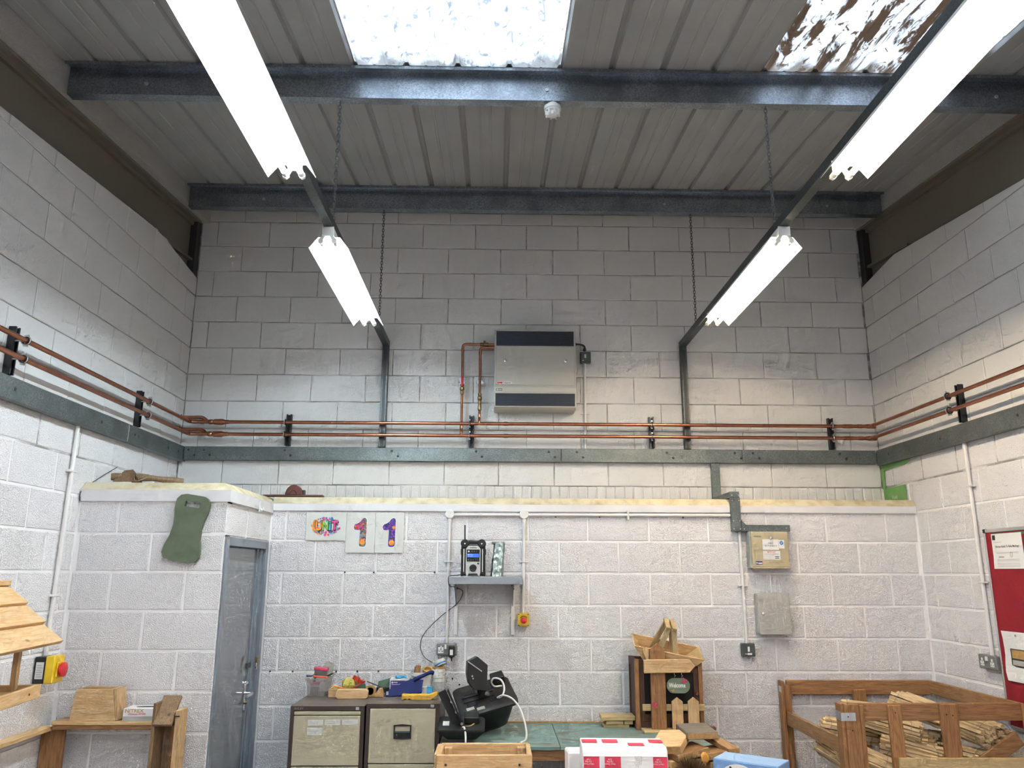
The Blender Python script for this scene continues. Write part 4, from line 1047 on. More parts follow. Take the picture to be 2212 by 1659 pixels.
for ch, x, w_, c1, dy in (('U', -.054, .046, 'g_orange', 0), ('N', -.006, .042, 'g_green', .002), ('i', .028, .017, 'g_blue', .002), ('T', .062, .048, 'g_pink', .003)):
    for dx, dz, hh in ((.005, -.006, .0032), (.003, -.004, .0033), (-.0015, .0015, .0034)): f.text(fr, ch, x+dx, dy+dz, .096, hh, 6, .03, width=w_+.004)
    f.text(fr, ch, x, dy, .091, .0040, {'g_orange': 0, 'g_green': 5, 'g_blue': 3, 'g_pink': 1}[c1], .03, width=w_)
f.build('print', [M[c] for c in cols], t, world=True, norm=False)
ONE = [(.018, -.105), (.030, -.104), (.038, -.098), (.042, -.085), (.044, .085), (.041, .099), (.032, .106), (.020, .105), (.010, .098), (-.004, .080), (-.020, .068), (-.042, .060), (-.050, .050), (-.052, .034), (-.046, .022), (-.036, .018), (-.004, .018), (-.008, -.086), (-.005, -.099), (.004, -.105)]
for x0, x1, lab, dm, nm in ((-1.109, -.896, 'card printed with a numeral 1 in many colours, second of the three wall cards', 'doodle_a', 1), (-.894, -.682, 'card printed with a blue and violet numeral 1, third of the three wall cards', 'doodle_b', 2)):
    t, fr = sheet_of('printed_card', lab, x0, x1, 1.977, 2.273)
    c = .0
    f = MB(); big = [(a*1.09+.0, b*1.045) for a, b in ONE]
    f.poly([fr.p(a, b, .0002) for a, b in big], 1); f.poly([fr.p(a, b, .0005) for a, b in ONE], 0)
    if nm == 1:
        f.disc(fr, .016, -.070, .020, .0008, 16, 2); f.disc(fr, -.024, .036, .014, .0008, 12, 3); f.disc(fr, .018, .040, .010, .0008, 12, 3)
        for k in range(5): f.rect(fr, -.004, .042, -.03+k*.004, -.0275+k*.004, .0008, (2,4)[k % 2])
    else:
        f.disc(fr, .018, -.074, .021, .0008, 16, 2); f.disc(fr, .030, .038, .012, .0008, 12, 2)
        for k in range(6): f.disc(fr, .018+.012*math.cos(k*1.05), -.074+.012*math.sin(k*1.05), .003, .001, 8, 5)
    f.build('print', [M[dm], M['g_white'], M['g_orange'], M['crimson'], M['g_teal'], M['g_yellow']], t, world=True, norm=False)

# ------------------------------------------------------------------ kneeling pad, hook, ledge clutter
t = thing('kneeling_pad', 'olive green foam kneeling pad hanging askew on the cubicle front', 'kneeling pad', (-1.9, YX, 2.1), (0, math.radians(9), 0))
fr = Frame((0, -.004, 0), (1,0,0), (0,0,1))
pad = [(-.105,.165), (-.085,.192), (-.05,.203), (.06,.203), (.09,.190), (.104,.160), (.104,.105), (.092,.05), (.088,.0), (.094,-.06), (.112,-.12), (.116,-.165), (.098,-.195), (.06,-.205), (-.06,-.205), (-.098,-.195), (-.116,-.165), (-.112,-.12), (-.094,-.06), (-.088,.0), (-.092,.05), (-.104,.105)]
def holed(mb, outer, hole, fr, h0, h1):
    n_, m_ = len(outer), len(hole)
    vs = [fr.p(a, b, h) for h in (h0, h1) for a, b in outer+hole]; T_ = n_+m_
    import mathutils.geometry as G
    tri = G.tessellate_polygon([[Vector((a, b, 0)) for a, b in outer], [Vector((a, b, 0)) for a, b in hole[::-1]]])
    idx = list(range(n_)) + [n_+m_-1-k for k in range(m_)]
    fs = [tuple(idx[i] for i in q) for q in tri] + [tuple(T_+idx[i] for i in q) for q in tri]
    fs += [(k, (k+1) % n_, T_+(k+1) % n_, T_+k) for k in range(n_)] + [(n_+k, n_+(k+1) % m_, T_+n_+(k+1) % m_, T_+n_+k) for k in range(m_)]
    mb.raw(vs, fs)
f = MB(); holed(f, pad, [(-.048,.128), (.048,.128), (.048,.160), (-.048,.160)], fr, 0, .028)
f.build('foam', M['green_pad'], t)
MB().cyl((.034, .004, .158), (.034, -.02, .160), .004, n=8).build('nail', M['chrome'], t)
t = thing('wall_hook', 'small white hook on the fascia above the door', 'hook', (XS, 5.62, 2.25))
MB().box(XS+.012, XS+.018, 5.605, 5.635, 2.245, 2.325).build('plate', M['white_plastic'], t, world=True, bev=.003)
MB().tube(curve([(XS+.018, 5.62, 2.27), (XS+.035, 5.62, 2.258), (XS+.042, 5.62, 2.275)]), .006, 8).build('hook_arm', M['white_plastic'], t, world=True, smooth=True)
t = thing('rusty_bracket', 'rust brown round metal housing standing on a flat bar on the ledge', 'metal part', (-1.53, 6.04, 2.392))
MB().box(-1.76, -1.312, 6.03, 6.10, 2.393, 2.406).build('flat_bar', M['rust'], t, world=True, bev=.002)
f = MB(); fr = Frame((-1.53, 6.03, 2.404), (1,0,0), (0,0,1))
f.prism([(.064*math.cos(PI*k/16), .078*math.sin(PI*k/16)) for k in range(17)], fr, -.05, 0); f.build('housing', M['rust'], t, world=True, bev=.004)
f = MB(); f.tube([fr.p(.026*math.cos(PI*k/12), .030*math.sin(PI*k/12)+.006, .001) for k in range(13)], .004, 6); f.build('boss', M['rust'], t, world=True, smooth=True)
MB().box(-1.468, -1.448, 6.04, 6.07, 2.404, 2.442).build('lug', M['steel_dark'], t, world=True, bev=.003)
t = thing('cardboard_tube', 'crumpled brown tube of sheeting lying on top of the cubicle', 'tube', (-2.35, 5.15, 2.40))
f = MB(); f.tube(curve([(-2.46, 5.10, 2.425), (-2.36, 5.14, 2.430), (-2.25, 5.2, 2.43), (-2.08, 5.3, 2.415)], 5), [.022+.004*math.sin(k) for k in range(16)], 10); f.build('roll', M['rough_wood'], t, world=True, smooth=True)
f = MB(); f.poly([(-2.44,5.08,2.392), (-2.39,5.12,2.47), (-2.33,5.11,2.475), (-2.28,5.06,2.42), (-2.26,5.07,2.392)]); f.poly([(-2.39,5.12,2.47), (-2.33,5.11,2.475), (-2.30,5.2,2.40), (-2.37,5.2,2.40)])
f.build('flap', M['rough_wood'], t, world=True)
f = MB(); f.tube(curve([(-2.31, 5.10, 2.44), (-2.29, 5.06, 2.40), (-2.25, 5.05, 2.40), (-2.20, 5.08, 2.435)]), .003, 6); f.build('string', M['net'], t, world=True, smooth=True)
tag(MB().tube(curve([(XL+.004, 4.99, 2.262), (XL+.004, 5.0, 2.33), (XL+.004, 5.20, 2.43), (XL+.004, 5.42, 2.528)], 6), .0028, 6).build('wire', M['steel_dark'], smooth=True), 'thin dark wire rising along the left wall over the cubicle', 'wire')

# ------------------------------------------------------------------ noticeboard with papers, isolator
t = thing('noticeboard', 'red felt noticeboard in an aluminium frame on the right wall', 'noticeboard', (XR, 4.5, 1.0))
by0, by1, bz0, bz1 = 3.93, 5.140, .92, 2.120
MB().box(XR-.020, XR-.002, by0+.012, by1-.012, bz0+.012, bz1-.012).build('felt', M['felt_red'], t, world=True)
for a, b, c, d_ in ((by0, by1, bz1-.022, bz1), (by0, by1, bz0, bz0+.022)): MB().box(XR-.026, XR-.002, a, b-.02, c, d_).build('frame_rail', M['alu'], t, world=True, bev=.003)
for a, b in ((by0, by0+.016), (by1-.016, by1)): MB().box(XR-.026, XR-.002, a, b, bz0+.02, bz1-.02).build('frame_side', M['alu'], t, world=True, bev=.003)
for y in (by1-.02, by0): MB().box(XR-.028, XR-.002, y, y+.022, bz1-.024, bz1+.002).build('corner_cap', M['black'], t, world=True, bev=.003)
f = MB(); pf = Frame((XR-.0208, 0, 0), (0,-1,0), (0,0,1)); f.rect(pf, -5.068, -4.2, 2.075, 2.092, 0, 0)
for k in range(24): f.disc(pf, -5.05+k*.035, 2.0835, .006, .0004, 6, (1,2,3)[k % 3])
f.build('border_strip', [M['green_card'], M['red'], M['ink'], M['ochre']], t, world=True, norm=False)
t = thing('notice_paper', 'white printed notice pinned at the top of the red noticeboard', 'paper', (XR-.03, 4.9, 1.87))
pf = Frame((XR-.0225, 4.915, 1.979), (0,-1,0), (0,0,1))
f = MB(); f.prism([(-.150,.108), (.147,.108), (.147,-.107), (-.158,-.107), (-.150,-.03)], pf, 0, .0006); f.build('sheet', M['paper'], t, world=True)
f = MB(); f.text(pf, 'Ultimate Guide To Pallet Markings', -.005, .028, .020, .0012, 0, .01, width=.235); f.rect(pf, -.140, -.110, .070, .100, .0012, 0); f.text(pf, 'Specification', -.07, -.035, .012, .0012, 0, .02, width=.05)
for z in (.055, -.008, -.014, -.052, -.060, -.078, -.086, -.094): f.rect(pf, -.115 if z != .055 else -.135, .10 if z != .055 else -.05, z, z+.0018, .0012, 1)
f.tube([pf.p(.03+.010*math.cos(2*PI*k/10), -.022+.016*math.sin(2*PI*k/10), .0014) for k in range(10)], .0007, 4, closed=True, mi=0)
f.build('print', [M['ink'], M['ink_grey']], t, world=True, norm=False)
t = thing('notice_paper', 'curling white sheet with a dark photo lower on the red noticeboard', 'paper', (XR-.03, 4.95, 1.2))
pf = Frame((XR-.0225, 4.93, 1.352), (0,-1,0), (0,0,1))
f = MB(); vs = []
for k in range(7):
    b = -.146+.292*k/6; cur = .010*abs(k-3)/3
    vs += [pf.p(-.150+(.012 if k in (0,) else 0)-.006*math.sin(k), b, .001+cur), pf.p(.06, b, .001), pf.p(.15, b, .001)]
f.raw(vs, [(3*k+j, 3*k+j+1, 3*k+j+4, 3*k+j+3) for k in range(6) for j in range(2)]); f.build('sheet', M['paper'], t, world=True)
f = MB(); f.rect(pf, -.09, .10, -.06, .045, .0035, 0); f.rect(pf, -.08, .09, -.01, .04, .0040, 1); f.rect(pf, -.08, .09, -.05, -.02, .0040, 2); f.build('photo', [M['ink'], M['ochre'], M['key_cab']], t, world=True, norm=False)
MB().cyl(pf.p(-.02, .125, .001), pf.p(-.02, .125, .008), .006, n=10).build('pin', M['ink_grey'], t, world=True)

t = thing('isolator_switch', 'yellow and black isolator with red rotary handle on the left wall', 'switch', (XL, 4.79, 1.22))
iy0, iy1, iz0, iz1 = 4.735, 4.845, 1.225, 1.368
MB().box(XL+.001, XL+.062, iy0, iy1, iz0, iz1).build('base', M['black'], t, world=True, bev=.004)
MB().box(XL+.062, XL+.112, iy0-.002, iy1+.002, iz0, iz1+.004).build('cover', M['yellow'], t, world=True, bev=.005)
MB().box(XL+.112, XL+.122, iy0+.02, iy1-.02, iz0+.03, iz1-.03).build('cover_boss', M['yellow'], t, world=True, bev=.003)
MB().lathe([(.030, 0), (.030, .010), (.040, .012), (.040, .022), (.030, .026), (0, .026)], (XL+.122, (iy0+iy1)/2, (iz0+iz1)/2), (1,0,0), 24).build('rotary_handle', M['red'], t, world=True, smooth=True)
fr = Frame((0, iy0-.0006, 0), (1,0,0), (0,0,1)); f = MB(); f.rect(fr, XL+.012, XL+.056, iz0+.025, iz0+.115, .0002, 0)
for k in range(6): f.rect(fr, XL+.018, XL+.05-.006*(k % 2), iz0+.035+k*.012, iz0+.039+k*.012, .0005, 1)
f.build('rating_label', [M['paper_grey'], M['ink_grey']], t, world=True, norm=False)

# ------------------------------------------------------------------ filing cabinets
def cabinet(lab, x0, x1, yf, yb, H, strip, band, drawers):
    t = thing('filing_cabinet', lab, 'filing cabinet', ((x0+x1)/2, (yf+yb)/2, 0), group='filing cabinets')
    c = ((x0+x1)/2, (yf+yb)/2); w_ = x1-x0; s_ = .022
    f = MB(); f.box(x0, x0+s_, yf, yb, 0, H-.003); f.box(x1-s_, x1, yf, yb, 0, H-.003); f.box(x0+s_, x1-s_, yf+.03, yb, 0, H-.003); f.box(x0+s_, x1-s_, yf, yf+.03, H-band, H-.003); f.box(x0+s_, x1-s_, yf, yf+.03, 0, .05)
    f.build('carcass', M['cab_brown'], t, world=True)
    MB().box(x0-.001, x1+.001, yf-.001, yb, H-.003, H).build('top', M['cab_top'], t, world=True, bev=.001)
    z = H-band-.004; out = []
    while z > .12:
        if strip:
            MB().box(x0+s_+.002, x1-s_-.002, yf-.002, yf+.02, z-.021, z).build('drawer_lip', M['cab_cream'], t, world=True, bev=.002); z -= .026
        z1 = z; z0_ = max(.052, z-drawers)
        d_ = MB().box(x0+s_+.002, x1-s_-.002, yf-.004, yf+.02, z0_, z1).build('drawer', M['cab_cream'], t, world=True, bev=.002)
        out.append((d_, z0_, z1)); z = z0_-.006
    MB().box(x1-.055, x1-.034, yf-.004, yf, H-band*.85, H-.006).build('lock_plate', M['zinc'], t, world=True)
    MB().cyl((x1-.0445, yf-.004, H-band*.5), (x1-.0445, yf-.008, H-band*.5), .006, n=10).build('lock', M['chrome'], t, world=True)
    return t, out
t, ds = cabinet('cream and brown filing cabinet with paper labels, next to the door', -1.277, -.814, 5.32, 5.94, 1.02, True, .028, .288)
fr = Frame((0, 5.3155, 0), (1,0,0), (0,0,1)); d0 = ds[0][0]
for x0, x1, z0_, z1_ in ((-1.163, -1.068, .905, .940), (-1.058, -.962, .908, .942), (-.950, -.852, .910, .943), (-1.165, -1.072, .850, .893)):
    f = MB(); f.rect(fr, x0, x1, z0_, z1_, .0002, 0)
    for k in range(2): f.rect(fr, x0+.012, x1-.03, z0_+.010+k*.010, z0_+.012+k*.010, .0005, 1)
    o = f.build('paper_label', [M['paper_grey'], M['ink_grey']], d0, norm=False); o.location = -t.location
fr = Frame((0, 5.319, 0), (1,0,0), (0,0,1)); f = MB(); f.text(fr, 'BISLEY', -1.225, 1.004, .016, .0004, 0, width=.055); f.build('lettering', M['beige_side'], t, world=True)
t, ds = cabinet('cream and brown filing cabinet with a black recessed handle, next to the bench', -.803, -.345, 5.32, 5.94, 1.034, False, .026, .316)
for d_, z0_, z1_ in ds:
    zc = z1_-.135 if z1_-z0_ > .2 else z1_-.1
    f = MB(); frc = Frame((-.572, 5.3155, zc), (1,0,0), (0,0,1)); holed(f, [(-.055,-.040), (0,-.043), (.055,-.040), (.055,.040), (0,.045), (-.055,.040)], [(-.047,-.034), (.047,-.034), (.047,.034), (-.047,.034)], frc, 0, .006)
    o = f.build('handle_frame', M['black'], d_); o.location = -t.location
    f = MB(); f.box(-.619, -.525, 5.3135, 5.3155, zc-.034, zc+.004); o = f.build('grip', M['black_gloss'], d_); o.location = -t.location
    f = MB(); f.box(-.619, -.525, 5.3125, 5.3135, zc-.006, zc+.004); o = f.build('grip_edge', M['grey_dark_box'], d_); o.location = -t.location

# ------------------------------------------------------------------ things on the left cabinet
ZT = 1.021
t = thing('clear_box', 'clear plastic tub full of small boxes on the labelled filing cabinet', 'tub', (-1.205, 5.80, ZT))
def tub(w0, d0_, w1, d1_, h, th):
    f = MB(); vs = []
    for a, b, z in ((w0, d0_, 0), (w1, d1_, h), (w1-th, d1_-th, h), (w0-th, d0_-th, th)):
        vs += [(-a,-b,z), (a,-b,z), (a,b,z), (-a,b,z)]
    fs = [(3,2,1,0)]
    for r in range(3):
        for k in range(4): k2 = (k+1) % 4; fs.append((r*4+k, r*4+k2, (r+1)*4+k2, (r+1)*4+k))
    fs.append((12,13,14,15)); return f.raw(vs, fs)
tub(.056, .105, .066, .115, .115, .002).build('tub', M['clear'], t)
f = MB(); f.box(-.074, .074, -.123, -.113, .106, .118); f.box(-.074, .074, .113, .123, .106, .118); f.box(-.074, -.064, -.113, .113, .106, .118); f.box(.064, .074, -.113, .113, .106, .118); f.build('rim', M['clear'], t, bev=.003)
def small(name, lab, cat, loc, parts, rot=(0,0,0), group=None):
    t = thing(name, lab, cat, loc, rot, group)
    for nm, m_, fn in parts:
        f = MB(); fn(f); f.build(nm, m_, t, bev=.002 if nm in ('lid', 'box', 'body') else 0)
    return t
small('screw_box', 'small pink lidded box of screws standing in the clear tub', 'box', (-1.222, 5.735, ZT+.004), [('box', M['clear'], lambda f: f.box(-.028, .028, -.02, .02, 0, .070)), ('contents', M['dusty_black'], lambda f: f.box(-.025, .025, -.017, .017, .003, .05)), ('lid', M['pink'], lambda f: f.box(-.030, .030, -.022, .022, .070, .082))])
small('screw_box', 'pink lidded box of screws heaped on top of the clear tub', 'box', (-1.198, 5.79, ZT+.133), [('box', M['clear'], lambda f: f.box(-.045, .045, -.028, .028, 0, .026)), ('contents', M['dusty_black'], lambda f: f.box(-.041, .041, -.025, .025, .002, .022)), ('lid', M['pink'], lambda f: f.box(-.047, .047, -.030, .030, .027, .044))], (0, .10, .1))
small('screw_box', 'flat coral box under the pink one on the clear tub', 'box', (-1.195, 5.78, ZT+.112), [('box', M['coral'], lambda f: f.box(-.052, .052, -.032, .032, 0, .012)), ('lid', M['clear'], lambda f: f.box(-.050, .050, -.030, .030, .012, .018))], (0, .10, 0))
small('tape_roll', 'small white and blue roll on the rim of the clear tub', 'tape roll', (-1.262, 5.74, ZT+.118), [('roll', M['paper_grey'], lambda f: f.lathe([(.012,0), (.022,0), (.022,.024), (.012,.024), (.012,0)], (0,0,0), (0,0,1), 18)), ('band', M['navy'], lambda f: f.lathe([(.0222,.006), (.0226,.006), (.0226,.014), (.0222,.014)], (0,0,0), (0,0,1), 18))])
small('putty_knife', 'grey metal blade sticking up out of the clear tub', 'tool', (-1.240, 5.83, ZT+.11), [('blade', M['zinc'], lambda f: f.box(-.010, .010, -.001, .001, .0, .075)), ('handle', M['grey_dark_box'], lambda f: f.box(-.007, .007, -.006, .006, -.06, .0))], (0, .35, 0))
small('plastic_bag', 'folded grey plastic sheet leaning behind the pink box', 'bag', (-1.165, 5.86, ZT+.11), [('sheet', M['beige_side'], lambda f: f.poly([(-.05,0,0), (.03,0,0), (.04,.01,.07), (-.01,.015,.10), (-.04,.01,.06)]) or f.poly([(-.05,.002,0), (-.04,.012,.06), (-.01,.017,.10), (.04,.012,.07), (.03,.002,0)]))])
small('marker_pen', 'black marker pen poking out of the clear tub', 'pen', (-1.142, 5.78, ZT+.122), [('barrel', M['black'], lambda f: f.cyl((-.03,0,-.012), (.025,0,.015), .006, n=10)), ('tip', M['black_gloss'], lambda f: f.cyl((.025,0,.015), (.036,0,.020), .005, .002, n=10))])
t = thing('wooden_tray', 'low open pine tray of odds and ends on the labelled filing cabinet', 'tray', (-.985, 5.74, ZT))
for nm, b in (('side', (-.13,.13,-.075,-.065,0,.052)), ('side', (-.13,.13,.065,.075,0,.052)), ('end', (-.13,-.12,-.065,.065,0,.052)), ('end', (.12,.13,-.065,.065,0,.052)), ('base', (-.12,.12,-.065,.065,0,.008))):
    MB().box(*b).build(nm, M['pine'], t, bev=.001)
small('wood_block', 'rounded pine block lying in front of the pine tray', 'block', (-.945, 5.60, ZT), [('body', M['pine'], lambda f: f.prism([(-.105,.012), (-.098,.003), (-.088,0), (.088,0), (.098,.003), (.105,.012), (.105,.046), (.098,.055), (.088,.058), (-.088,.058), (-.098,.055), (-.105,.046)], Frame((0,0,0), (1,0,0), (0,0,1)), -.05, 0))], (0, 0, .06))
f = MB(); o_ = Vector((-.995, 5.73, ZT+.075))
for k in range(26):
    random.seed(k); nrm = Vector((random.gauss(0,1), random.gauss(0,1), random.gauss(0,1))).normalized(); a = nrm.orthogonal().normalized(); b = nrm.cross(a); r_ = .038
    f.tube([o_ + (a*math.cos(2*PI*i/16)+b*math.sin(2*PI*i/16))*r_ for i in range(16)], .0062, 5, closed=True)
f.lathe([(0,-.034), (.02,-.028), (.034,0), (.02,.028), (0,.034)], o_, (0,0,1), 12)
tag(f.build('band_ball', M['yarn'], smooth=True), 'yellow ball of wound bands in the pine tray', 'ball')
t = thing('brush_head', 'dark red bristled brush behind the yellow ball', 'brush', (-.955, 5.80, ZT+.06))
MB().box(-.045, .045, -.014, .014, .0, .02, T=Matrix.Rotation(.5, 4, 'Y')).build('block', M['rough_wood'], t)
f = MB(); random.seed(2); T_ = Matrix.Rotation(.5, 4, 'Y')
for k in range(60):
    x = random.uniform(-.042, .042); y = random.uniform(-.012, .012); a = T_ @ Vector((x, y, .02)); b = T_ @ Vector((x*1.1, y*1.2, .052+random.uniform(-.006, .004))); f.tube([a, b], .0022, 4)
tag(f.build('bristles', M['coral'], t), kind='stuff')
small('pencil', 'long red pencil leaning out of the pine tray', 'pencil', (-.93, 5.69, ZT+.055), [('shaft', M['red'], lambda f: f.cyl((-.055,0,-.03), (.05,.0,.045), .0042, n=6)), ('tip', M['pine'], lambda f: f.cyl((.05,0,.045), (.058,0,.051), .0042, .0008, n=6))])
small('pencil', 'short orange pencil lying across the pine tray', 'pencil', (-1.045, 5.69, ZT+.06), [('shaft', M['orange_p'], lambda f: f.cyl((-.05,0,.012), (.05,0,-.012), .0045, n=6)), ('tip', M['pine'], lambda f: f.cyl((-.05,0,.012), (-.058,0,.014), .0045, .0008, n=6))])
small('tape_measure', 'dark green tool lying at the end of the pine tray', 'tool', (-.905, 5.72, ZT+.04), [('body', M['green_card'], lambda f: f.box(-.035, .035, -.02, .02, 0, .035))], (0, -.25, .1))
small('wood_chisel', 'dark flat blade bridging between the two filing cabinets', 'tool', (-.815, 5.74, ZT+.072), [('blade', M['steel_dark'], lambda f: f.bar((-.055,0,.02), (.07,0,-.028), .016, .004))])
small('tape_roll', 'roll of brown tape on edge at the end of the pine tray', 'tape roll', (-.838, 5.70, ZT+.036), [('roll', M['ochre'], lambda f: f.lathe([(.024,-.012), (.036,-.012), (.036,.012), (.024,.012), (.024,-.012)], (0,0,0), (0,1,0), 22)), ('core', M['paper_grey'], lambda f: f.lathe([(.022,-.012), (.024,-.012), (.024,.012), (.022,.012), (.022,-.012)], (0,0,0), (0,1,0), 22))])

# ------------------------------------------------------------------ things on the right cabinet
ZT = 1.035
small('green_card', 'folded dark green card standing against the partition', 'card', (-.762, 5.82, ZT), [('front', M['green_card'], lambda f: f.prism([(-.05,.01), (.03,0), (.05,.095), (-.04,.07)], Frame((0,-.02,0), (1,0,.0), (0,.25,1)), 0, .003)), ('back', M['green_card'], lambda f: f.prism([(.03,0), (.048,.0), (.056,.07), (.05,.095)], Frame((0,-.02,0), (1,0,0), (0,.25,1)), -.02, -.017)), ('foot', M['black'], lambda f: f.box(-.05, .05, -.03, .03, 0, .03))])
t = thing('glove_carton', 'purple and white carton with a blue glove on top', 'carton', (-.650, 5.80, ZT))
MB().box(-.066, .066, -.055, .055, 0, .092).build('box', M['paper_grey'], t, bev=.002)
fr = Frame((0, -.0555, 0), (1,0,0), (0,0,1)); f = MB(); f.rect(fr, -.060, .062, .012, .082, .0003, 0); f.disc(fr, -.048, .070, .006, .0006, 10, 1); f.rect(fr, -.040, -.012, .068, .073, .0006, 1); f.rect(fr, -.052, -.01, .056, .059, .0006, 1); f.rect(fr, .022, .054, .060, .064, .0006, 1)
f.tube([fr.p(.012-.03*math.cos(.3+k*.16), .03+.03*math.sin(.3+k*.16), .001) for k in range(10)], .0025, 4, mi=1); f.build('print', [M['purple'], M['g_white']], t, norm=False)
f = MB(); f.lathe([(0,0), (.02,.002), (.03,.008), (.02,.016), (0,.018)], (-.008, -.01, .092), (0,0,1), 12); f.tube(curve([(.0,-.02,.10), (.03,-.03,.105), (.045,-.045,.098)]), .007, 8); f.build('glove', M['sky_blue'], t, smooth=True)
t = thing('plastic_bucket', 'small white plastic bucket holding scraps of wood and tape', 'bucket', (-.507, 5.81, ZT))
MB().lathe([(.0,0), (.060,0), (.072,.118), (.078,.118), (.078,.134), (.074,.134), (.074,.12), (.069,.12), (.058,.004), (0,.004)], (0,0,0), (0,0,1), 28).build('bucket', M['white_plastic'], t, smooth=True)
MB().tube(curve([(-.076,0,.122), (-.05,-.062,.115), (0,-.084,.108), (.05,-.062,.115), (.076,0,.122)]), .003, 6).build('bucket_handle', M['white_plastic'], t, smooth=True)
small('wood_scrap', 'split orange wood scrap standing in the white bucket', 'wood', (-.545, 5.81, ZT+.05), [('piece', M['orange_z'], lambda f: f.box(-.012, .018, -.012, .012, 0, .125)), ('splinter', M['rough_wood'], lambda f: f.box(-.022, -.012, -.010, .010, 0, .115))], (0, .12, .3))
small('tape_roll', 'roll of ochre tape tilted on the rim of the white bucket', 'tape roll', (-.462, 5.80, ZT+.142), [('roll', M['ochre'], lambda f: f.lathe([(.026,-.01), (.036,-.01), (.036,.01), (.026,.01), (.026,-.01)], (0,0,0), (.15,-.5,1), 22))])
small('clear_cup', 'clear plastic beaker under the stack of tape rolls', 'cup', (-.388, 5.82, ZT), [('beaker', M['clear_glass'], lambda f: f.lathe([(0,0), (.042,0), (.046,.068), (.0440,.068), (.040,.003), (0,.003)], (0,0,0), (0,0,1), 22))])
tz = ZT+.069
for k, (h, r_, m_, lab) in enumerate(((.024,.042,'paper_grey','lowest grey roll of tape in the stack on the beaker'), (.020,.044,'paper_grey','second grey roll of tape in the stack on the beaker'), (.018,.045,'white_plastic','third pale roll of tape in the stack on the beaker'), (.022,.046,'white_plastic','fourth white roll of tape in the stack on the beaker'), (.013,.045,'ochre','topmost brown roll of tape in the stack on the beaker'))):
    small('tape_roll', lab, 'tape roll', (-.388+random.uniform(-.002,.002), 5.82, tz), [('roll', M[m_], lambda f, h=h, r_=r_: f.lathe([(.028,0), (r_,0), (r_,h-.001), (.028,h-.001), (.028,0)], (0,0,0), (0,0,1), 24))], group='stacked tape rolls'); tz += h
t = small('tape_roll', 'white roll with a blue printed band leaning on top of the stack', 'tape roll', (-.383, 5.85, tz+.018), [('roll', M['paper_grey'], lambda f: f.lathe([(.028,-.018), (.043,-.018), (.043,.02), (.028,.02), (.028,-.018)], (0,0,0), (0,0,1), 24)), ('band', M['blue'], lambda f: f.lathe([(.0432,-.014), (.0436,-.014), (.0436,-.002), (.0432,-.002)], (0,0,0), (0,0,1), 24))], (-.25, -.45, 0))
t = thing('dustpan', 'dark blue plastic dustpan propped on its side on the filing cabinet', 'dustpan', (-.60, 5.60, ZT), (0, 0, math.radians(4)))
f = MB(); A = [(-.135,.010), (-.11,.002), (.115,.028), (.125,.105), (.045,.112), (-.02,.085), (-.10,.045)]
frd = Frame((0,0,0), (1,0,0), (0,.35,.94)); f.prism(A, frd, 0, .004); f.build('pan', M['navy'], t)
f = MB(); frd2 = Frame((0,.02,0), (1,0,0), (0,.9,.25))
f.prism([(-.135,0), (.115,0), (.118,.07), (-.12,.06)], Frame((0,0,.012), (1,0,.10), (0,1,.08)), -.004, 0); f.build('side_wall', M['navy'], t)
f = MB(); f.tube(curve([(.06,.03,.10), (.12,.04,.125), (.17,.045,.145), (.195,.045,.140)]), [.014,.014,.013,.013,.013,.012,.012,.012,.012,.012,.012,.013,.013,.013,.014,.014,.014,.013,.010][:19], 10); f.build('pan_handle', M['navy'], t, smooth=True)
f = MB(); f.box(-.118, -.102, -.004, .0, .012, .034); f.build('clip', M['zinc'], t)
small('sponge', 'long yellow foam sponge with a notched edge at the front of the cabinet', 'sponge', (-.485, 5.46, ZT), [('body', M['sponge'], lambda f: f.prism([(-.115,0), (-.10,-.0), (-.096,.006), (-.086,.006), (-.082,0), (-.075,0), (-.071,.006), (-.061,.006), (-.057,0), (.075,0), (.115,.028), (.118,.046), (.10,.044), (.06,.030), (-.07,.030), (-.115,.034)], Frame((0,0,0), (1,0,0), (0,0,1)), -.06, 0))])
small('crumpled_paper', 'twisted scrap of brown paper on the filing cabinet corner', 'paper', (-.762, 5.58, ZT), [('scrap', M['end_grain'], lambda f: f.raw([(-.04,-.01,.002), (.03,-.02,.002), (.035,.03,.002), (-.03,.03,.002), (.012,-.012,.05), (.02,.008,.058), (-.002,.004,.055), (.0,-.016,.012)], [(0,1,7), (1,4,7), (0,7,4,6), (1,2,5,4), (2,3,6,5), (3,0,6), (4,5,6)]))])
small('glue_carton', 'small white and sky blue carton behind the dustpan handle', 'carton', (-.455, 5.70, ZT), [('body', M['paper_grey'], lambda f: f.box(-.05, .02, -.02, .02, 0, .05)), ('panel', M['sky_blue'], lambda f: f.box(.0, .035, -.0215, .021, .0, .0505))])

# ------------------------------------------------------------------ bench
ZB = .81
t = thing('workbench', 'old wooden workbench with a worn turquoise top along the partition', 'workbench', (.57, 5.58, 0))
for a, b in ((-.335, .4035), (.4065, 1.47)): MB().box(a, b, 5.18, 5.978, ZB-.022, ZB).build('top_board', M['bench_top'], t, world=True, bev=.002)
MB().box(-.335, 1.47, 5.952, 5.976, ZB+.0005, ZB+.008).build('back_strip', M['end_grain'], t, world=True)
MB().box(-.33, 1.465, 5.20, 5.225, ZB-.085, ZB-.023).build('apron', M['orange_x'], t, world=True, bev=.002)
MB().box(-.28, 1.41, 5.30, 5.325, ZB-.26, ZB-.16).build('lower_rail', M['orange_x'], t, world=True, bev=.002)
for x in (-.33, 1.39):
    for y in (5.226, 5.88): MB().box(x, x+.075, y, y+.075, 0, ZB-.023).build('leg', M['orange_z'], t, world=True, bev=.002)

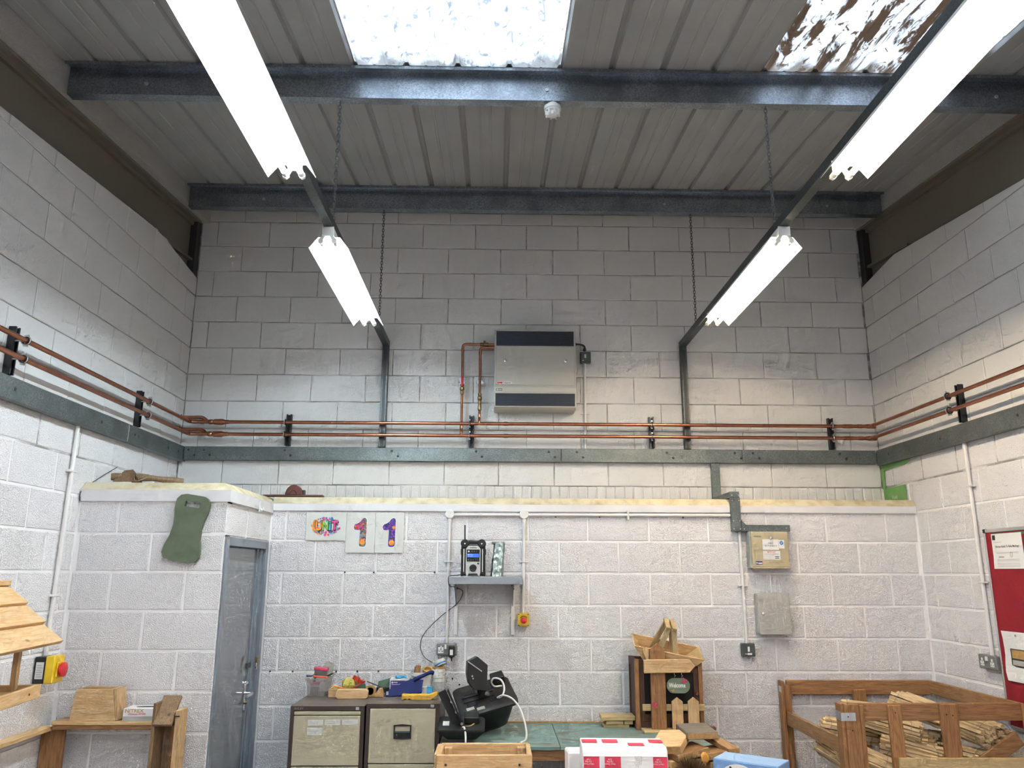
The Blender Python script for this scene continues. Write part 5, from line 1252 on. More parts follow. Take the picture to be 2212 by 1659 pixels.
# large floodlight lying on its back-plate side
from mathutils import Quaternion
A_ = Vector((.183,.03,.045)).normalized(); Bv = Vector((-.066,.150,.057)); Bv = (Bv - A_*Bv.dot(A_)).normalized()
C_ = Vector((-.065, 5.60, 1.045)); frF = Frame(C_, A_, Bv)
t = thing('floodlight', 'large dusty black floodlight lying face down on the workbench', 'floodlight', (-.05, 5.65, ZB))
def rrect(w, h, r, n=5):
    out = []
    for cx, cy, a0 in ((w-r, h-r, 0), (-w+r, h-r, PI/2), (-w+r, -h+r, PI), (w-r, -h+r, 1.5*PI)):
        out += [(cx+r*math.cos(a0+PI/2*k/n), cy+r*math.sin(a0+PI/2*k/n)) for k in range(n+1)]
    return out
def loft(mb, fr, sections):
    n_ = len(sections[0][0]); base = []
    vs = [fr.p(a, b, h) for pl, h in sections for a, b in pl]
    fs = [tuple(range(n_)), tuple((len(sections)-1)*n_+k for k in range(n_))]
    for s_ in range(len(sections)-1):
        for k in range(n_): k2 = (k+1) % n_; fs.append((s_*n_+k, s_*n_+k2, (s_+1)*n_+k2, (s_+1)*n_+k))
    mb.raw(vs, fs)
f = MB(); loft(f, frF, [(rrect(.185,.165,.04), 0), (rrect(.195,.175,.045), -.008), (rrect(.195,.175,.045), -.022), (rrect(.185,.165,.04), -.03)]); f.build('back_plate', M['dusty_black'], t, world=True, smooth=True)
f = MB(); loft(f, frF, [(rrect(.170,.150,.04), -.03), (rrect(.150,.125,.04), -.10), (rrect(.115,.10,.04), -.19), (rrect(.08,.075,.03), -.215)]); f.build('housing', M['black_gloss'], t, world=True, smooth=True)
f = MB()
for s_ in (-1, 1): f.prism([(-.15, s_*.026-.010), (.06, s_*.026-.010), (.06, s_*.026+.010), (-.15, s_*.026+.010)], frF, -.002, .007)
f.build('spine_rib', M['dusty_black'], t, world=True)
for cx in (-.095, .055):
    for s_ in (-1, 1):
        for k in range(8):
            f = MB(); a = cx-.035+k*.010; f.prism([(a, s_*.07-.022), (a+.005, s_*.07-.022), (a+.005, s_*.07+.022), (a, s_*.07+.022)], frF, -.001, .004); f.build('cooling_fin', M['black'], t, world=True)
f = MB(); f.prism([(.075, .07), (.165, .07), (.165, .15), (.075, .15)], frF, 0, .055); f.build('terminal_box', M['dusty_black'], t, world=True, bev=.006)
for a, b in ((-.12,-.11), (-.055,-.135)): 
    f = MB(); f.rect(frF, a-.026, a+.026, b-.016, b+.016, .0012, 0); f.rect(frF, a-.02, a+.014, b-.004, b+.006, .0016, 1); f.build('rating_plate', [M['beige_side'], M['ink_grey']], t, world=True, norm=False)
f = MB(); f.bar((-.075, 5.56, 1.045), (-.112, 5.52, 1.18), .055, .05, up=(0,1,0)); f.build('bracket_arm', M['black_gloss'], t, world=True, bev=.003)
f = MB(); fb = Frame((-.112, 5.48, 1.145), (.96,.25,0), (0,0,1)); f.prism([(-.055,-.01), (-.02,-.05), (.065,-.06), (.07,.10), (.0,.155), (-.065,.125), (-.068,.05)], fb, -.055, 0); f.build('bracket_box', M['black'], t, world=True, bev=.002)
f = MB(); f.bar(fb.p(-.066,.127,.002), fb.p(.03,.062,.002), .004, .006); f.build('bracket_edge', M['zinc'], t, world=True)
for a, b in ((-.035,.035), (-.030,.020)): MB().cyl(fb.p(a,b,0), fb.p(a,b,.005), .006, n=10).build('bolt', M['chrome'], t, world=True)
MB().cyl((-.055, 5.525, 1.065), (-.040, 5.515, 1.065), .012, n=12).build('pivot_bolt', M['zinc'], t, world=True)
cb = curve([(.05, 5.62, 1.10), (.0, 5.60, 1.10), (-.02, 5.58, 1.13), (.0, 5.57, 1.155), (.045, 5.55, 1.145), (.065, 5.53, 1.10), (.055, 5.50, 1.06), (.03, 5.48, 1.045)], 6)
MB().tube(cb, .0062, 8).build('loop_cable', M['cable_white'], t, world=True, smooth=True)
MB().tube(curve([(.02, 5.49, 1.045), (.06, 5.45, 1.065), (.12, 5.38, 1.05), (.17, 5.32, .99), (.20, 5.27, .89), (.195, 5.25, .835), (.165, 5.25, .818)], 6), .0062, 8).build('tail_cable', M['cable_white'], t, world=True, smooth=True)
for dx, m_ in ((.0, 'blue'), (.012, 'copper'), (-.01, 'steel_dark')):
    MB().tube(curve([(.17, 5.25, .818), (.155+dx, 5.235, .822), (.15+dx*3, 5.22, .814), (.19+dx*2, 5.205, .814)], 5), .0015, 5).build('bare_wire', M[m_], t, world=True, smooth=True)

t = thing('floodlight', 'small black floodlight with a long steel bracket at the front of the workbench', 'floodlight', (-.22, 5.27, ZB))
frG = Frame((-.205, 5.30, .922), (1,-.06,0), (0,.93,.36))
f = MB(); loft(f, frG, [(rrect(.142,.075,.02), .0), (rrect(.148,.08,.022), -.008), (rrect(.145,.078,.02), -.02), (rrect(.10,.055,.02), -.075), (rrect(.09,.045,.02), -.082)]); f.build('housing', M['dusty_black'], t, world=True, smooth=True)
f = MB(); f.prism([(.02,-.01), (.11,-.01), (.11,.06), (.02,.06)], frG, 0, .045); f.build('terminal_box', M['dusty_black'], t, world=True, bev=.005)
f = MB(); f.bar((-.225, 5.295, .905), (-.330, 5.27, 1.115), .050, .008, up=(0,1,0)); f.bar((-.19, 5.285, .905), (-.292, 5.262, 1.125), .008, .05, up=(0,1,0)); f.build('bracket_arm', M['rubber'], t, world=True)
for k in (0, .35, .65): MB().cyl((-.200-.10*k, 5.262, .925+.2*k), (-.200-.10*k, 5.254, .925+.2*k), .009, n=10).build('bolt', M['zinc'], t, world=True)
MB().tube(curve([(-.205, 5.27, .90), (-.185, 5.25, .905), (-.175, 5.22, .87), (-.172, 5.19, .83), (-.172, 5.17, .79)], 6), .0062, 8).build('cable', M['cable_white'], t, world=True, smooth=True)
f = MB(); f.tube(curve([(-.20, 5.27, .905), (-.15, 5.27, .91), (-.12, 5.29, .925)], 5), .005, 6); f.build('lead', M['ochre'], t, world=True, smooth=True)
f = MB(); f.rect(frG, -.115, -.075, -.03, .02, .001); f.build('torn_label', M['paper'], t, world=True)

# offcuts by the wall
for nm, b, lab in (('offcut', (.735,.965,5.76,5.90,ZB+.048,ZB+.076), 'wide pale offcut on top of the little pile beside the brown cabinet'), ('offcut', (.765,.885,5.77,5.88,ZB+.022,ZB+.047), 'middle pale offcut of the little pile beside the brown cabinet'), ('offcut', (.89,.95,5.77,5.88,ZB+.022,ZB+.047), 'short pale offcut end of the little pile beside the brown cabinet'), ('offcut', (.75,.925,5.78,5.90,ZB,ZB+.021), 'lowest offcut of the little pile beside the brown cabinet')):
    o = MB().box(*b).build(nm, M['treated'], bev=.002); tag(o, lab, 'wood', 'offcuts by the partition')

# brown wooden cabinet with door
t = thing('wooden_cabinet', 'dark brown wooden cabinet with open top on the workbench', 'cabinet', (1.19, 5.84, ZB))
cx0, cx1, cy0, cy1, cz = .962, 1.424, 5.70, 5.965, 1.262
for x in (cx0, cx1-.028):
    for y in (cy0, cy1-.028): MB().box(x, x+.028, y, y+.028, ZB, cz).build('post', M['orange_z'] if y == cy0 else M['dark_wood'], t, world=True, bev=.001)
for x in (cx0+.006, cx1-.018): MB().box(x, x+.012, cy0+.029, cy1-.029, ZB+.01, cz-.004).build('side_panel', M['dark_wood'], t, world=True)
for z0_, z1_ in ((cz-.055, cz-.002), (ZB+.004, ZB+.05)):
    for x in (cx0+.001, cx1-.022): MB().box(x-.001, x+.022, cy0+.029, cy1-.029, z0_, z1_).build('side_rail', M['dark_wood'], t, world=True)
    MB().box(cx0+.029, cx1-.029, cy0+.004, cy0+.022, z0_, z1_).build('front_rail', M['dark_wood'], t, world=True)
MB().box(cx0+.029, cx1-.029, cy1-.02, cy1-.004, ZB, cz-.004).build('back_panel', M['dark_wood'], t, world=True)
MB().box(cx0+.029, cx1-.029, cy0+.03, cy1-.03, ZB+.004, ZB+.016).build('base', M['dark_wood'], t, world=True)
dr = MB(); fr = Frame((0, cy0+.004, 0), (1,0,0), (0,0,1)); holed(dr, [(cx0+.031, ZB+.052), (cx1-.031, ZB+.052), (cx1-.031, cz-.057), (cx0+.031, cz-.057)], [(cx0+.062, ZB+.10), (cx1-.062, ZB+.10), (cx1-.062, cz-.088), (cx0+.062, cz-.088)], fr, -.014, 0)
dr = dr.build('door', M['dark_wood'], t, world=True)
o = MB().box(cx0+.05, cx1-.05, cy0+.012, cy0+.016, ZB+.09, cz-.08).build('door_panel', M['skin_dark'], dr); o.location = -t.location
o = MB().lathe([(.006,0), (.006,.008), (.012,.014), (.010,.022), (0,.024)], (cx1-.046, cy0+.004, 1.04), (0,-1,0), 14).build('knob', M['rust'], dr, smooth=True); o.location = -t.location

# trug standing tilted in the cabinet top
t = thing('wooden_trug', 'pale wooden garden trug tilted on top of the brown cabinet', 'trug', (1.185, 5.80, 1.245), (math.radians(20), math.radians(11), 0))
for y in (-.10, .10):
    f = MB(); fr = Frame((0, y+.006, 0), (1,0,0), (0,0,1)); f.prism([(-.15,0), (.15,0), (.245,.105), (-.245,.105)], fr, 0, .012); f.build('side_board', M['pine'], t)
MB().box(-.15, .15, -.094, .094, 0, .010).build('base_board', M['pine'], t)
for s_ in (-1, 1):
    f = MB(); f.raw([(s_*x, y, z) for x, z in ((.152,.0), (.246,.104), (.236,.108), (.142,.004)) for y in (-.094, .094)], [(0,1,3,2), (2,3,5,4), (4,5,7,6), (6,7,1,0), (0,2,4,6), (1,3,5,7)]); f.build('end_board', M['treated'], t)
for y in (-.112, .088):
    for s_ in (-1, 1):
        f = MB(); f.bar((s_*.075-.01, y+.012, .03), (s_*.018-.01, y+.012+(.06 if y < 0 else -.03), .255), .034, .016, up=(0,1,0)); f.build('handle_slat', M['treated_z'], t)
for s_ in (-1, 1): MB().bar((s_*.022-.01, -.06, .255), (s_*.022-.01, .09, .262), .030, .016).build('handle_bar', M['treated'], t)

# garden sign post
t = thing('garden_sign', 'wooden fingerpost with an oval green welcome plaque and two small pickets', 'sign', (1.15, 5.63, ZB))
sy = 5.625
fr = Frame((0, sy, 0), (1,0,0), (0,0,1))
f = MB(); f.prism([(1.052,.827), (1.152,.827), (1.156,1.335), (1.106,1.372), (1.056,1.335)], fr, -.022, 0); f.build('post', M['orange_z'], t, world=True, bev=.002)
f = MB(); f.prism([(1.008,1.182), (1.315,1.186), (1.356,1.226), (1.318,1.272), (1.008,1.268)], fr, .001, .022); f.build('arrow_board', M['pine'], t, world=True, bev=.003)
f = MB(); f.prism([(.998,.938), (1.418,.938), (1.418,.980), (.998,.980)], fr, -.040, -.0225); f.build('cross_rail', M['treated'], t, world=True, bev=.002)
for x in (1.192, 1.301):
    f = MB(); f.prism([(x,.827), (x+.074,.827), (x+.074,1.000), (x+.037,1.028), (x,1.000)], fr, -.022, -.004); f.build('picket', M['pine_z'], t, world=True, bev=.002)
MB().box(.99, 1.40, 5.565, 5.695, ZB+.001, ZB+.016).build('base_plate', M['treated'], t, world=True, bev=.002)
f = MB(); frp = Frame((1.238, sy-.004, 1.102), (1,0,0), (0,0,1)); f.prism(rrect(.078,.048,.047,7), frp, 0, .006); pq = f.build('plaque', M['sage'], t, world=True)
f = MB(); f.text(frp, 'Welcome', -.008, .002, .042, .0066, 0, .015, width=.112); o = f.build('lettering', M['g_white'], pq); o.location = -t.location
def butterfly(fr, x, y, s_, mt, name='butterfly', ang=0):
    f = MB(); ca, sa = math.cos(ang), math.sin(ang)
    for e in (-1, 1):
        pts = [(e*.05, 0), (e*.25,.75), (e*.85,.95), (e*.9,.35), (e*.5,.0), (e*.7,-.5), (e*.35,-.8), (e*.08,-.2)]
        f.prism([(x+(a*ca-b*sa)*s_, y+(a*sa+b*ca)*s_) for a, b in pts], fr, .0068, .0085)
    return f.build(name, mt, t, world=True)
butterfly(frp, .038, .030, .020, M['pink'], ang=-.5); butterfly(frp, -.038, -.032, .012, M['ochre'], ang=.3)
butterfly(Frame((1.072, sy-.0, .978), (1,0,0), (0,0,1)), 0, 0, .022, M['pink'], ang=.1)
for x in (1.213, 1.262): 
    f = MB(); f.tube(curve([(x,sy-.01,1.186), (x,sy-.012,1.172), (x+.008,sy-.012,1.166), (x,sy-.012,1.160), (x,sy-.008,1.148)], 4), .0018, 6); f.build('hook', M['chrome'], t, world=True, smooth=True)
f = MB(); fl = Frame((1.035, sy+.03, 1.262), (1,0,0), (0,0,1)); f.prism([(0,0), (.018,.0), (.018,.06), (.008,.082), (-.012,.085), (-.022,.07), (-.018,.045)], fl, -.008, 0); f.build('leaf_cutout', M['pine_z'], t, world=True)

# ------------------------------------------------------------------ kindling crate in the right corner
t = thing('kindling_crate', 'open timber crate of stained planks in the right corner filled with kindling', 'crate', (2.58, 5.44, 0))
kx0, kx1, ky0, ky1, kz = 2.03, 3.135, 4.905, 5.965, 1.097
def plank(nm, b, m_): return MB().box(*b).build(nm, m_, t, world=True, bev=.003)
plank('top_rail', (kx0+.055, kx1, ky0+.022, ky0+.042, kz-.098, kz), M['orange_x'])
plank('top_rail', (kx0+.055, kx1, ky1-.022, ky1, kz-.096, kz), M['orange_x'])
plank('top_rail', (kx1-.022, kx1, ky0+.043, ky1-.023, kz-.09, kz), M['orange_y'])
plank('side_rail', (kx0+.024, kx0+.046, ky0+.043, ky1-.06, .805, .893), M['orange_y'])
plank('corner_post', (kx0, kx0+.022, ky0, ky0+.075, 0, kz), M['orange_z'])
plank('corner_post', (kx0+.023, kx0+.112, ky0, ky0+.021, 0, kz-.004), M['orange_z'])
plank('corner_post', (kx0+.113, kx0+.140, ky0+.005, ky0+.021, 0, kz-.01), M['orange_z'])
plank('corner_post', (kx0, kx0+.022, ky1-.075, ky1, 0, kz), M['orange_z'])
plank('corner_post', (kx0+.023, kx0+.075, ky1-.05, ky1-.023, 0, kz-.03), M['orange_z'])
plank('corner_post', (kx1-.022, kx1, ky0, ky0+.021, 0, kz), M['orange_z'])
plank('slat', (2.312, 2.392, ky0, ky0+.021, 0, kz-.008), M['orange_z'])
plank('slat', (2.622, 2.725, ky0, ky0+.021, 0, kz-.004), M['orange_z'])
plank('slat', (2.55, 2.645, ky1-.045, ky1-.023, 0, kz-.06), M['orange_z'])
plank('slat', (3.0, 3.08, ky0+.001, ky0+.021, 0, kz-.3), M['orange_z'])
f = MB(); f.bar((3.10, ky0+.05, .90), (2.70, ky0+.05, .66), .085, .02, up=(0,1,0)); f.build('brace', M['orange_x'], t, world=True, bev=.002)
plank('lower_rail', (2.34, kx1, ky0-.03, ky0-.002, .68, .806), M['treated'])
plank('lower_rail', (kx0+.03, kx1, ky1-.022, ky1, .12, .22), M['orange_x'])
plank('floor_board', (kx0+.03, kx1-.03, ky0+.05, ky1-.05, .10, .13), M['orange_x'])
f = MB(); f.box(kx0-.0015, kx0, ky0, ky0+.07, kz-.095, kz-.045); f.box(kx0, kx0+.085, ky0-.0015, ky0, kz-.095, kz-.050); f.build('corner_strap', M['zinc'], t, world=True)
f = MB(); f.box(kx0-.0015, kx0, ky1-.07, ky1-.02, kz-.075, kz-.035); f.build('corner_strap', M['zinc'], t, world=True)
for x, z in ((kx0+.04, kz-.072), (2.352, kz-.05), (2.655, kz-.06), (2.69, kz-.065), (kx0+.06, .95)): MB().cyl((x, ky0-.0018, z), (x, ky0+.002, z), .004, n=8).build('nail', M['black'], t, world=True)

STICK = []
for k in range(5):
    random.seed(40+k); f = MB(); a, b = random.uniform(.020, .032), random.uniform(.014, .021); L_ = .34
    f.raw([(x, y*(1+.1*random.uniform(-1,1)), z*(1+.1*random.uniform(-1,1))) for x in (-L_/2, L_/2) for y, z in ((-a/2,-b/2), (a/2,-b/2), (a/2,b/2), (-a/2,b/2))], [(3,2,1,0), (4,5,6,7), (0,1,5,4), (1,2,6,5), (2,3,7,6), (3,0,4,7)])
    o = f.build('stick', M['kindling']); STICK.append(o.data); bpy.data.objects.remove(o)
def bundle(lab, c, yaw, pitch, R_=.085, n_=36, flat=.8, seed=0, roll=0):
    random.seed(seed)
    t = thing('kindling_bundle', lab, 'kindling', c, group='kindling bundles')
    t.rotation_euler = (roll, pitch, yaw)
    pts = []; r = 0
    g = .0265; rows = int(R_*2*flat/.0185)
    for i in range(rows+1):
        z = -R_*flat + i*.0190; half = math.sqrt(max(0, 1-(z/(R_*flat))**2))*R_; y = -half+random.uniform(0,.01)
        while y < half: pts.append((y, z)); y += g
    random.shuffle(pts); pts = pts[:n_+20]
    for y, z in pts:
        o = bpy.data.objects.new('stick', random.choice(STICK)); COL.objects.link(o); o.parent = t
        o.location = (random.uniform(-.02, .02), y+random.uniform(-.002,.002), z+random.uniform(-.002,.002)); o.rotation_euler = (random.uniform(-.5,.5), random.uniform(-.03,.03), random.uniform(-.03,.03))
    f = MB()
    for x in (-.13, .12):
        f.tube([(x+.01*math.sin(3*a_), math.cos(a_)*(R_+.012), math.sin(a_)*(R_*flat+.012)) for a_ in [2*PI*k/20 for k in range(20)]], .0016, 4, closed=True)
    f.build('net_tie', M['net'], t, smooth=True)
    return t
D = math.radians
bundle('kindling bundle lying highest, just behind the front rail of the crate', (2.78, 5.42, .985), D(-62), D(10), .105, 44, .62, 1)
bundle('kindling bundle behind the highest one against the back rail', (2.52, 5.63, .93), D(-30), D(4), .10, 36, .65, 2)
bundle('kindling bundle with square stick ends facing out at the right of the crate', (2.985, 5.16, .905), D(-84), D(4), .105, 50, .72, 3)
bundle('kindling bundle seen between the two front slats, upper one', (2.50, 5.30, .905), D(-35), D(12), .09, 36, .7, 4)
bundle('kindling bundle seen between the two front slats, lower one', (2.56, 5.17, .775), D(-25), D(10), .085, 34, .7, 5)
bundle('kindling bundle seen between the corner post and first slat, low down', (2.285, 5.16, .73), D(-50), D(14), .085, 34, .75, 6)
bundle('kindling bundle showing its ends through the open left side of the crate', (2.27, 5.50, .70), D(-75), D(12), .095, 40, .75, 7)
bundle('kindling bundle lowest at the right end of the crate', (2.90, 5.19, .745), D(-70), D(0), .09, 36, .7, 8)
bundle('kindling bundle behind the first slat near the crate middle', (2.33, 5.50, .84), D(-20), D(6), .09, 36, .7, 9)
bundle('kindling bundle buried in the middle of the crate', (2.72, 5.50, .78), D(-40), D(0), .10, 36, .7, 10)
bundle('kindling bundle half hidden low behind the corner post', (2.22, 5.25, .555), D(-30), D(0), .095, 36, .75, 12)

# ------------------------------------------------------------------ shelf, boxes and frame in front of the cubicle
t = thing('side_shelf', 'narrow plank shelf with an upright board in the left corner', 'shelf', (-2.5, 4.75, 0))
MB().box(XL+.004, XL+.075, 2.6, 4.895, .957, .980).build('shelf_board', M['pine_y'], t, world=True, bev=.002)
MB().box(-2.582, -2.452, 4.90, 4.925, 0, .958).build('upright', M['orange_z'], t, world=True, bev=.003)
t = thing('front_shelf', 'plank shelf along the foot of the cubicle front carrying boxes', 'shelf', (-2.15, 4.95, 0))
MB().box(-2.505, -1.80, 4.845, 4.992, .990, 1.010).build('shelf_board', M['pine'], t, world=True, bev=.002)
MB().box(-2.50, -1.86, 4.850, 4.868, .965, .9895).build('front_rail', M['orange_x'], t, world=True, bev=.002)
MB().box(-1.845, -1.805, 4.86, 4.985, 0, .989).build('upright', M['orange_z'], t, world=True, bev=.002)
f = MB(); f.bar((-1.83, 4.84, 1.003), (-1.775, 4.86, 1.025), .02, .05); f.build('end_scrap', M['orange_x'], t, world=True)
t = thing('planter_box', 'pale tapered wooden planter upside down on the plank shelf', 'planter', (-2.275, 4.92, 1.0105))
def taper(b, tp, h, th): pass
for y, nm in ((-.066, 'front_board'), (.052, 'back_board')):
    f = MB(); fr = Frame((0, y+.014, 0), (1,0,0), (0,0,1)); f.prism([(-.138,0), (.118,0), (.090,.170), (-.118,.170)], fr, 0, .014); f.build(nm, M['pine'], t, bev=.001)
for s_, x0, x1 in ((-1, -.137, -.117), (1, .117, .089)):
    f = MB(); f.raw([(x, y, z) for x, z in ((x0,0), (x1,.170), (x1-s_*.014,.170), (x0-s_*.014,0)) for y in (-.051, .051)], [(0,1,3,2), (2,3,5,4), (4,5,7,6), (6,7,1,0), (0,2,4,6), (1,3,5,7)]); f.build('end_board', M['pine_z'], t)
f = MB(); f.bar((.126, 0, .003), (.100, 0, .172), .118, .014, up=(1,0,0)); f.build('end_batten', M['pine_z'], t)
t = thing('glove_box', 'white disposable glove box with a dark slot on the plank shelf', 'box', (-2.015, 4.915, 1.0105))
MB().box(-.098, .098, -.062, .062, 0, .068).build('carton', M['wrap'], t, bev=.002)
fr = Frame((0, -.0625, 0), (1,0,0), (0,0,1)); f = MB(); f.text(fr, 'NITREX', -.035, .054, .026, .0003, 0, .02, width=.105); f.text(fr, 'Ultimate AF200', -.018, .038, .014, .0003, 1, .01, width=.096); f.rect(fr, -.098, .098, 0, .026, .0002, 2); f.build('print', [M['ochre'], M['crimson'], M['key_cab']], t, norm=False)
f = MB(); f.prism([(.07*math.cos(2*PI*k/20)+.02, .022*math.sin(2*PI*k/20)) for k in range(20)], Frame((0,0,.0682), (1,0,0), (0,1,0)), 0, .0006); f.build('slot', M['black'], t)
t = thing('rustic_frame', 'rough sawn wooden bird box with a slanted top leaning by the plank shelf', 'bird box', (-1.79, 4.72, 0))
MB().box(-1.868, -1.850, 4.66, 4.80, .30, 1.135).build('side_board', M['rough_wood'], t, world=True, bev=.002)
MB().box(-1.752, -1.728, 4.68, 4.80, .30, 1.095).build('side_board', M['pine_z'], t, world=True, bev=.002)
MB().box(-1.848, -1.754, 4.79, 4.805, .30, 1.06).build('back_board', M['rough_wood'], t, world=True)
f = MB(); f.raw([(x, y, z) for x in (-1.856, -1.756) for y, z in ((4.640, 1.030), (4.652, 1.018), (4.775, 1.150), (4.763, 1.162))], [(0,1,2,3), (7,6,5,4), (0,4,5,1), (1,5,6,2), (2,6,7,3), (3,7,4,0)])
f.build('roof_board', M['rough_wood'], t, world=True, bev=.001)
MB().box(-1.80, -1.765, 4.775, 4.789, .30, 1.0).build('inner_batten', M['orange_z'], t, world=True)
for x, z in ((-1.785, .84), (-1.772, .83), (-1.785, .82)): MB().cyl((x, 4.7752, z), (x, 4.772, z), .004, n=8).build('hole', M['black'], t, world=True)
MB().box(-1.753, -1.727, 4.676, 4.681, 1.062, 1.068).build('band', M['black'], t, world=True)

# ------------------------------------------------------------------ bird table at the left edge
t = thing('bird_table', 'pale wooden bird table with an overlapping plank roof at the left edge', 'bird table', (-2.10, 3.22, 0), (0, 0, math.radians(7)))
ex, ez, rx, rz = .245, 1.525, .0, 1.765
ln = .39
for s_ in (1, -1):
    for k in range(3):
        a0 = k/3.0-.02; a1 = (k+1)/3.0+.06
        pA = Vector((s_*(ex+(rx-ex)*a0), 0, ez+(rz-ez)*a0)); pB = Vector((s_*(ex+(rx-ex)*a1), 0, ez+(rz-ez)*a1))
        d_ = (pB-pA).normalized(); nn = Vector((s_*abs(d_.z), 0, abs(d_.x))); lift = .004+.013*(0)+ .010
        q = [pA+nn*.018, pA+nn*.036, pB+nn*.018, pB+nn*.001]
        f = MB(); yy = (-ln, ln)
        f.raw([(p.x, y, p.z) for y in yy for p in q], [(0,1,2,3), (7,6,5,4), (0,4,5,1), (1,5,6,2), (2,6,7,3), (3,7,4,0)])
        f.build('roof_plank', M['pine_y'], t, bev=.001)
f = MB(); fr = Frame((0,0,0), (1,0,0), (0,0,1))
MB().box(-.03, .03, -ln, ln, rz+.012, rz+.034).build('ridge_board', M['pine_y'], t, bev=.002)
for y in (-.26, .26):
    f = MB(); f.prism([(-.155, 1.36), (-.135, 1.36), (-.135, 1.60), (-.155, 1.60)], Frame((0,y,0), (1,0,0), (0,0,1)), -.03, 0); f.build('roof_post', M['pine_z'], t)
    f = MB(); f.prism([(.135, 1.36), (.155, 1.36), (.155, 1.60), (.135, 1.60)], Frame((0,y,0), (1,0,0), (0,0,1)), -.03, 0); f.build('roof_post', M['pine_z'], t)
MB().box(-.14, .10, .03, .045, 1.36, 1.66).build('inner_board', M['treated_z'], t)
MB().box(-.20, .20, -.33, .33, 1.325, 1.345).build('tray', M['pine_y'], t, bev=.001)
for s_ in (-1, 1):
    MB().box(s_*.21-.009, s_*.21+.009, -.36, .36, 1.318, 1.372).build('tray_rail', M['pine_y'], t, bev=.002)
    MB().box(-.20, .20, s_*.34-.008, s_*.34+.008, 1.318, 1.372).build('tray_rail', M['pine'], t, bev=.002)
MB().box(-.10, .10, -.30, .28, 1.265, 1.324).build('bearer', M['treated_z'], t, bev=.002)
MB().box(-.045, .045, -.045, .045, .04, 1.265).build('stand_post', M['pine_z'], t, bev=.003)
for a in (0, PI/2): MB().box(-.30, .30, -.03, .03, 0, .045 if a == 0 else .043, T=Matrix.Rotation(a, 4, 'Z')).build('foot', M['pine'], t)
for y in (-.3, -.05, .25): MB().cyl((.2195, y, 1.345), (.222, y, 1.345), .004, n=8).build('nail', M['black'], t)

# ------------------------------------------------------------------ foreground table and what stands on it
t = thing('work_table', 'wooden trestle table in front of the workbench', 'table', (.6, 4.1, 0))
MB().box(-.5, 1.75, 3.45, 4.78, .665, .70).build('table_top', M['orange_x'], t, world=True, bev=.003)
for x in (-.42, 1.60):
    for y in (3.55, 4.60): MB().box(x, x+.07, y, y+.07, 0, .664).build('leg', M['orange_z'], t, world=True, bev=.002)
ZF = .7005
t = thing('wooden_planter', 'open pale pine planter box in front of the workbench', 'planter', (-.048, 4.50, ZF))
zt = .938-ZF
MB().box(-.243, .243, -.165, -.140, 0, zt).build('front_board', M['pine'], t, bev=.003)
MB().box(-.235, .235, .115, .140, 0, zt).build('back_board', M['pine'], t, bev=.003)
for s_ in (-1, 1):
    MB().box(s_*.243-.0125 if s_ < 0 else .2185, -.2185 if s_ < 0 else .243, -.139, .114, 0, zt).build('end_board', M['pine_y'], t, bev=.003)
    for y in (-.139, .07): MB().box(s_*.196-.022, s_*.196+.022, y, y+.044, .01, zt-.012).build('corner_block', M['pine_z'], t, bev=.002)
MB().box(-.2, .2, -.138, .113, .005, .02).build('base', M['pine'], t)
for x in (-.195, .178): MB().cyl((x, -.1655, zt-.045), (x, -.168, zt-.045), .006, n=8).build('screw', M['steel_dark'], t)
f = MB(); f.prism([(.178,zt-.085), (.188,zt-.058), (.196,zt-.066), (.205,zt-.056), (.208,zt-.085)], Frame((0,-.1656,0), (1,0,0), (0,0,1)), 0, .0006); f.build('torn_label', M['paper'], t)

t = thing('towel_pack', 'white and red wrapped pack of paper hand towels standing upside down', 'paper towels', (.575, 3.80, ZF), (0, 0, math.radians(-2)))
W_, D_, H_ = .185, .095, .398
prof = [(-D_,0), (-D_,H_-.035), (-D_+.012,H_-.012), (-D_+.035,H_), (D_,H_+.004), (D_,0)]
f = MB(); f.raw([(x, y, z) for x in (-W_, W_) for y, z in prof], [tuple(range(6)), tuple(range(11,5,-1))]+[(k, (k+1) % 6, 6+(k+1) % 6, 6+k) for k in range(6)]); f.build('wrapper', M['wrap'], t, bev=.004)
fr = Frame((0, -D_-.0006, 0), (1,0,0), (0,0,1)); f = MB()
def tile(cx, top, full=True):
    global f
    w2 = .035; b0 = top-.076
    x0, x1 = max(cx-w2, -W_+.004), min(cx+w2, W_-.003)
    f.rect(fr, x0, x1, b0, top, .0002, 0)
    class Up: pass
    inv = Frame(fr.p(cx, 0, 0), -fr.r, -fr.u); inv.n = fr.n
    if x1-x0 > .06:
        f.text(inv, 'KATRIN', 0, -(b0+.014), .017, .0006, 1, .03, width=.055)
        for s_, zz in (('Hand Towel', top-.030), ('Zig Zag', top-.021), ('2 ply', top-.012)): f.text(inv, s_, .012, -zz, .009, .0006, 1)
    f.rect(fr, x0+.008, x1-.006, b0+.027, b0+.0282, .0006, 1)
def icon(cx, top):
    for a0, a1, b0, b1 in ((-.014,.014,top-.001,top), (-.014,.014,top-.032,top-.031), (-.014,-.013,top-.032,top), (.013,.014,top-.032,top), (-.007,-.006,top-.026,top-.006), (.006,.007,top-.026,top-.008), (-.006,.006,top-.026,top-.025), (-.006,.006,top-.007,top-.006), (-.0005,.0005,top-.046,top-.034), (-.010,.012,top-.050,top-.049), (-.014,.008,top-.062,top-.061)):
        f.rect(fr, cx+a0, cx+a1, b0, b1, .0004, 2)
zt_ = H_-.036
for cx in (-.148, -.055, .155): tile(cx, zt_); icon(cx, zt_-.088)
icon(.055, zt_+.002); tile(.055, zt_-.085)
for cx in (-.148, -.055, .155): tile(cx, zt_-.16)
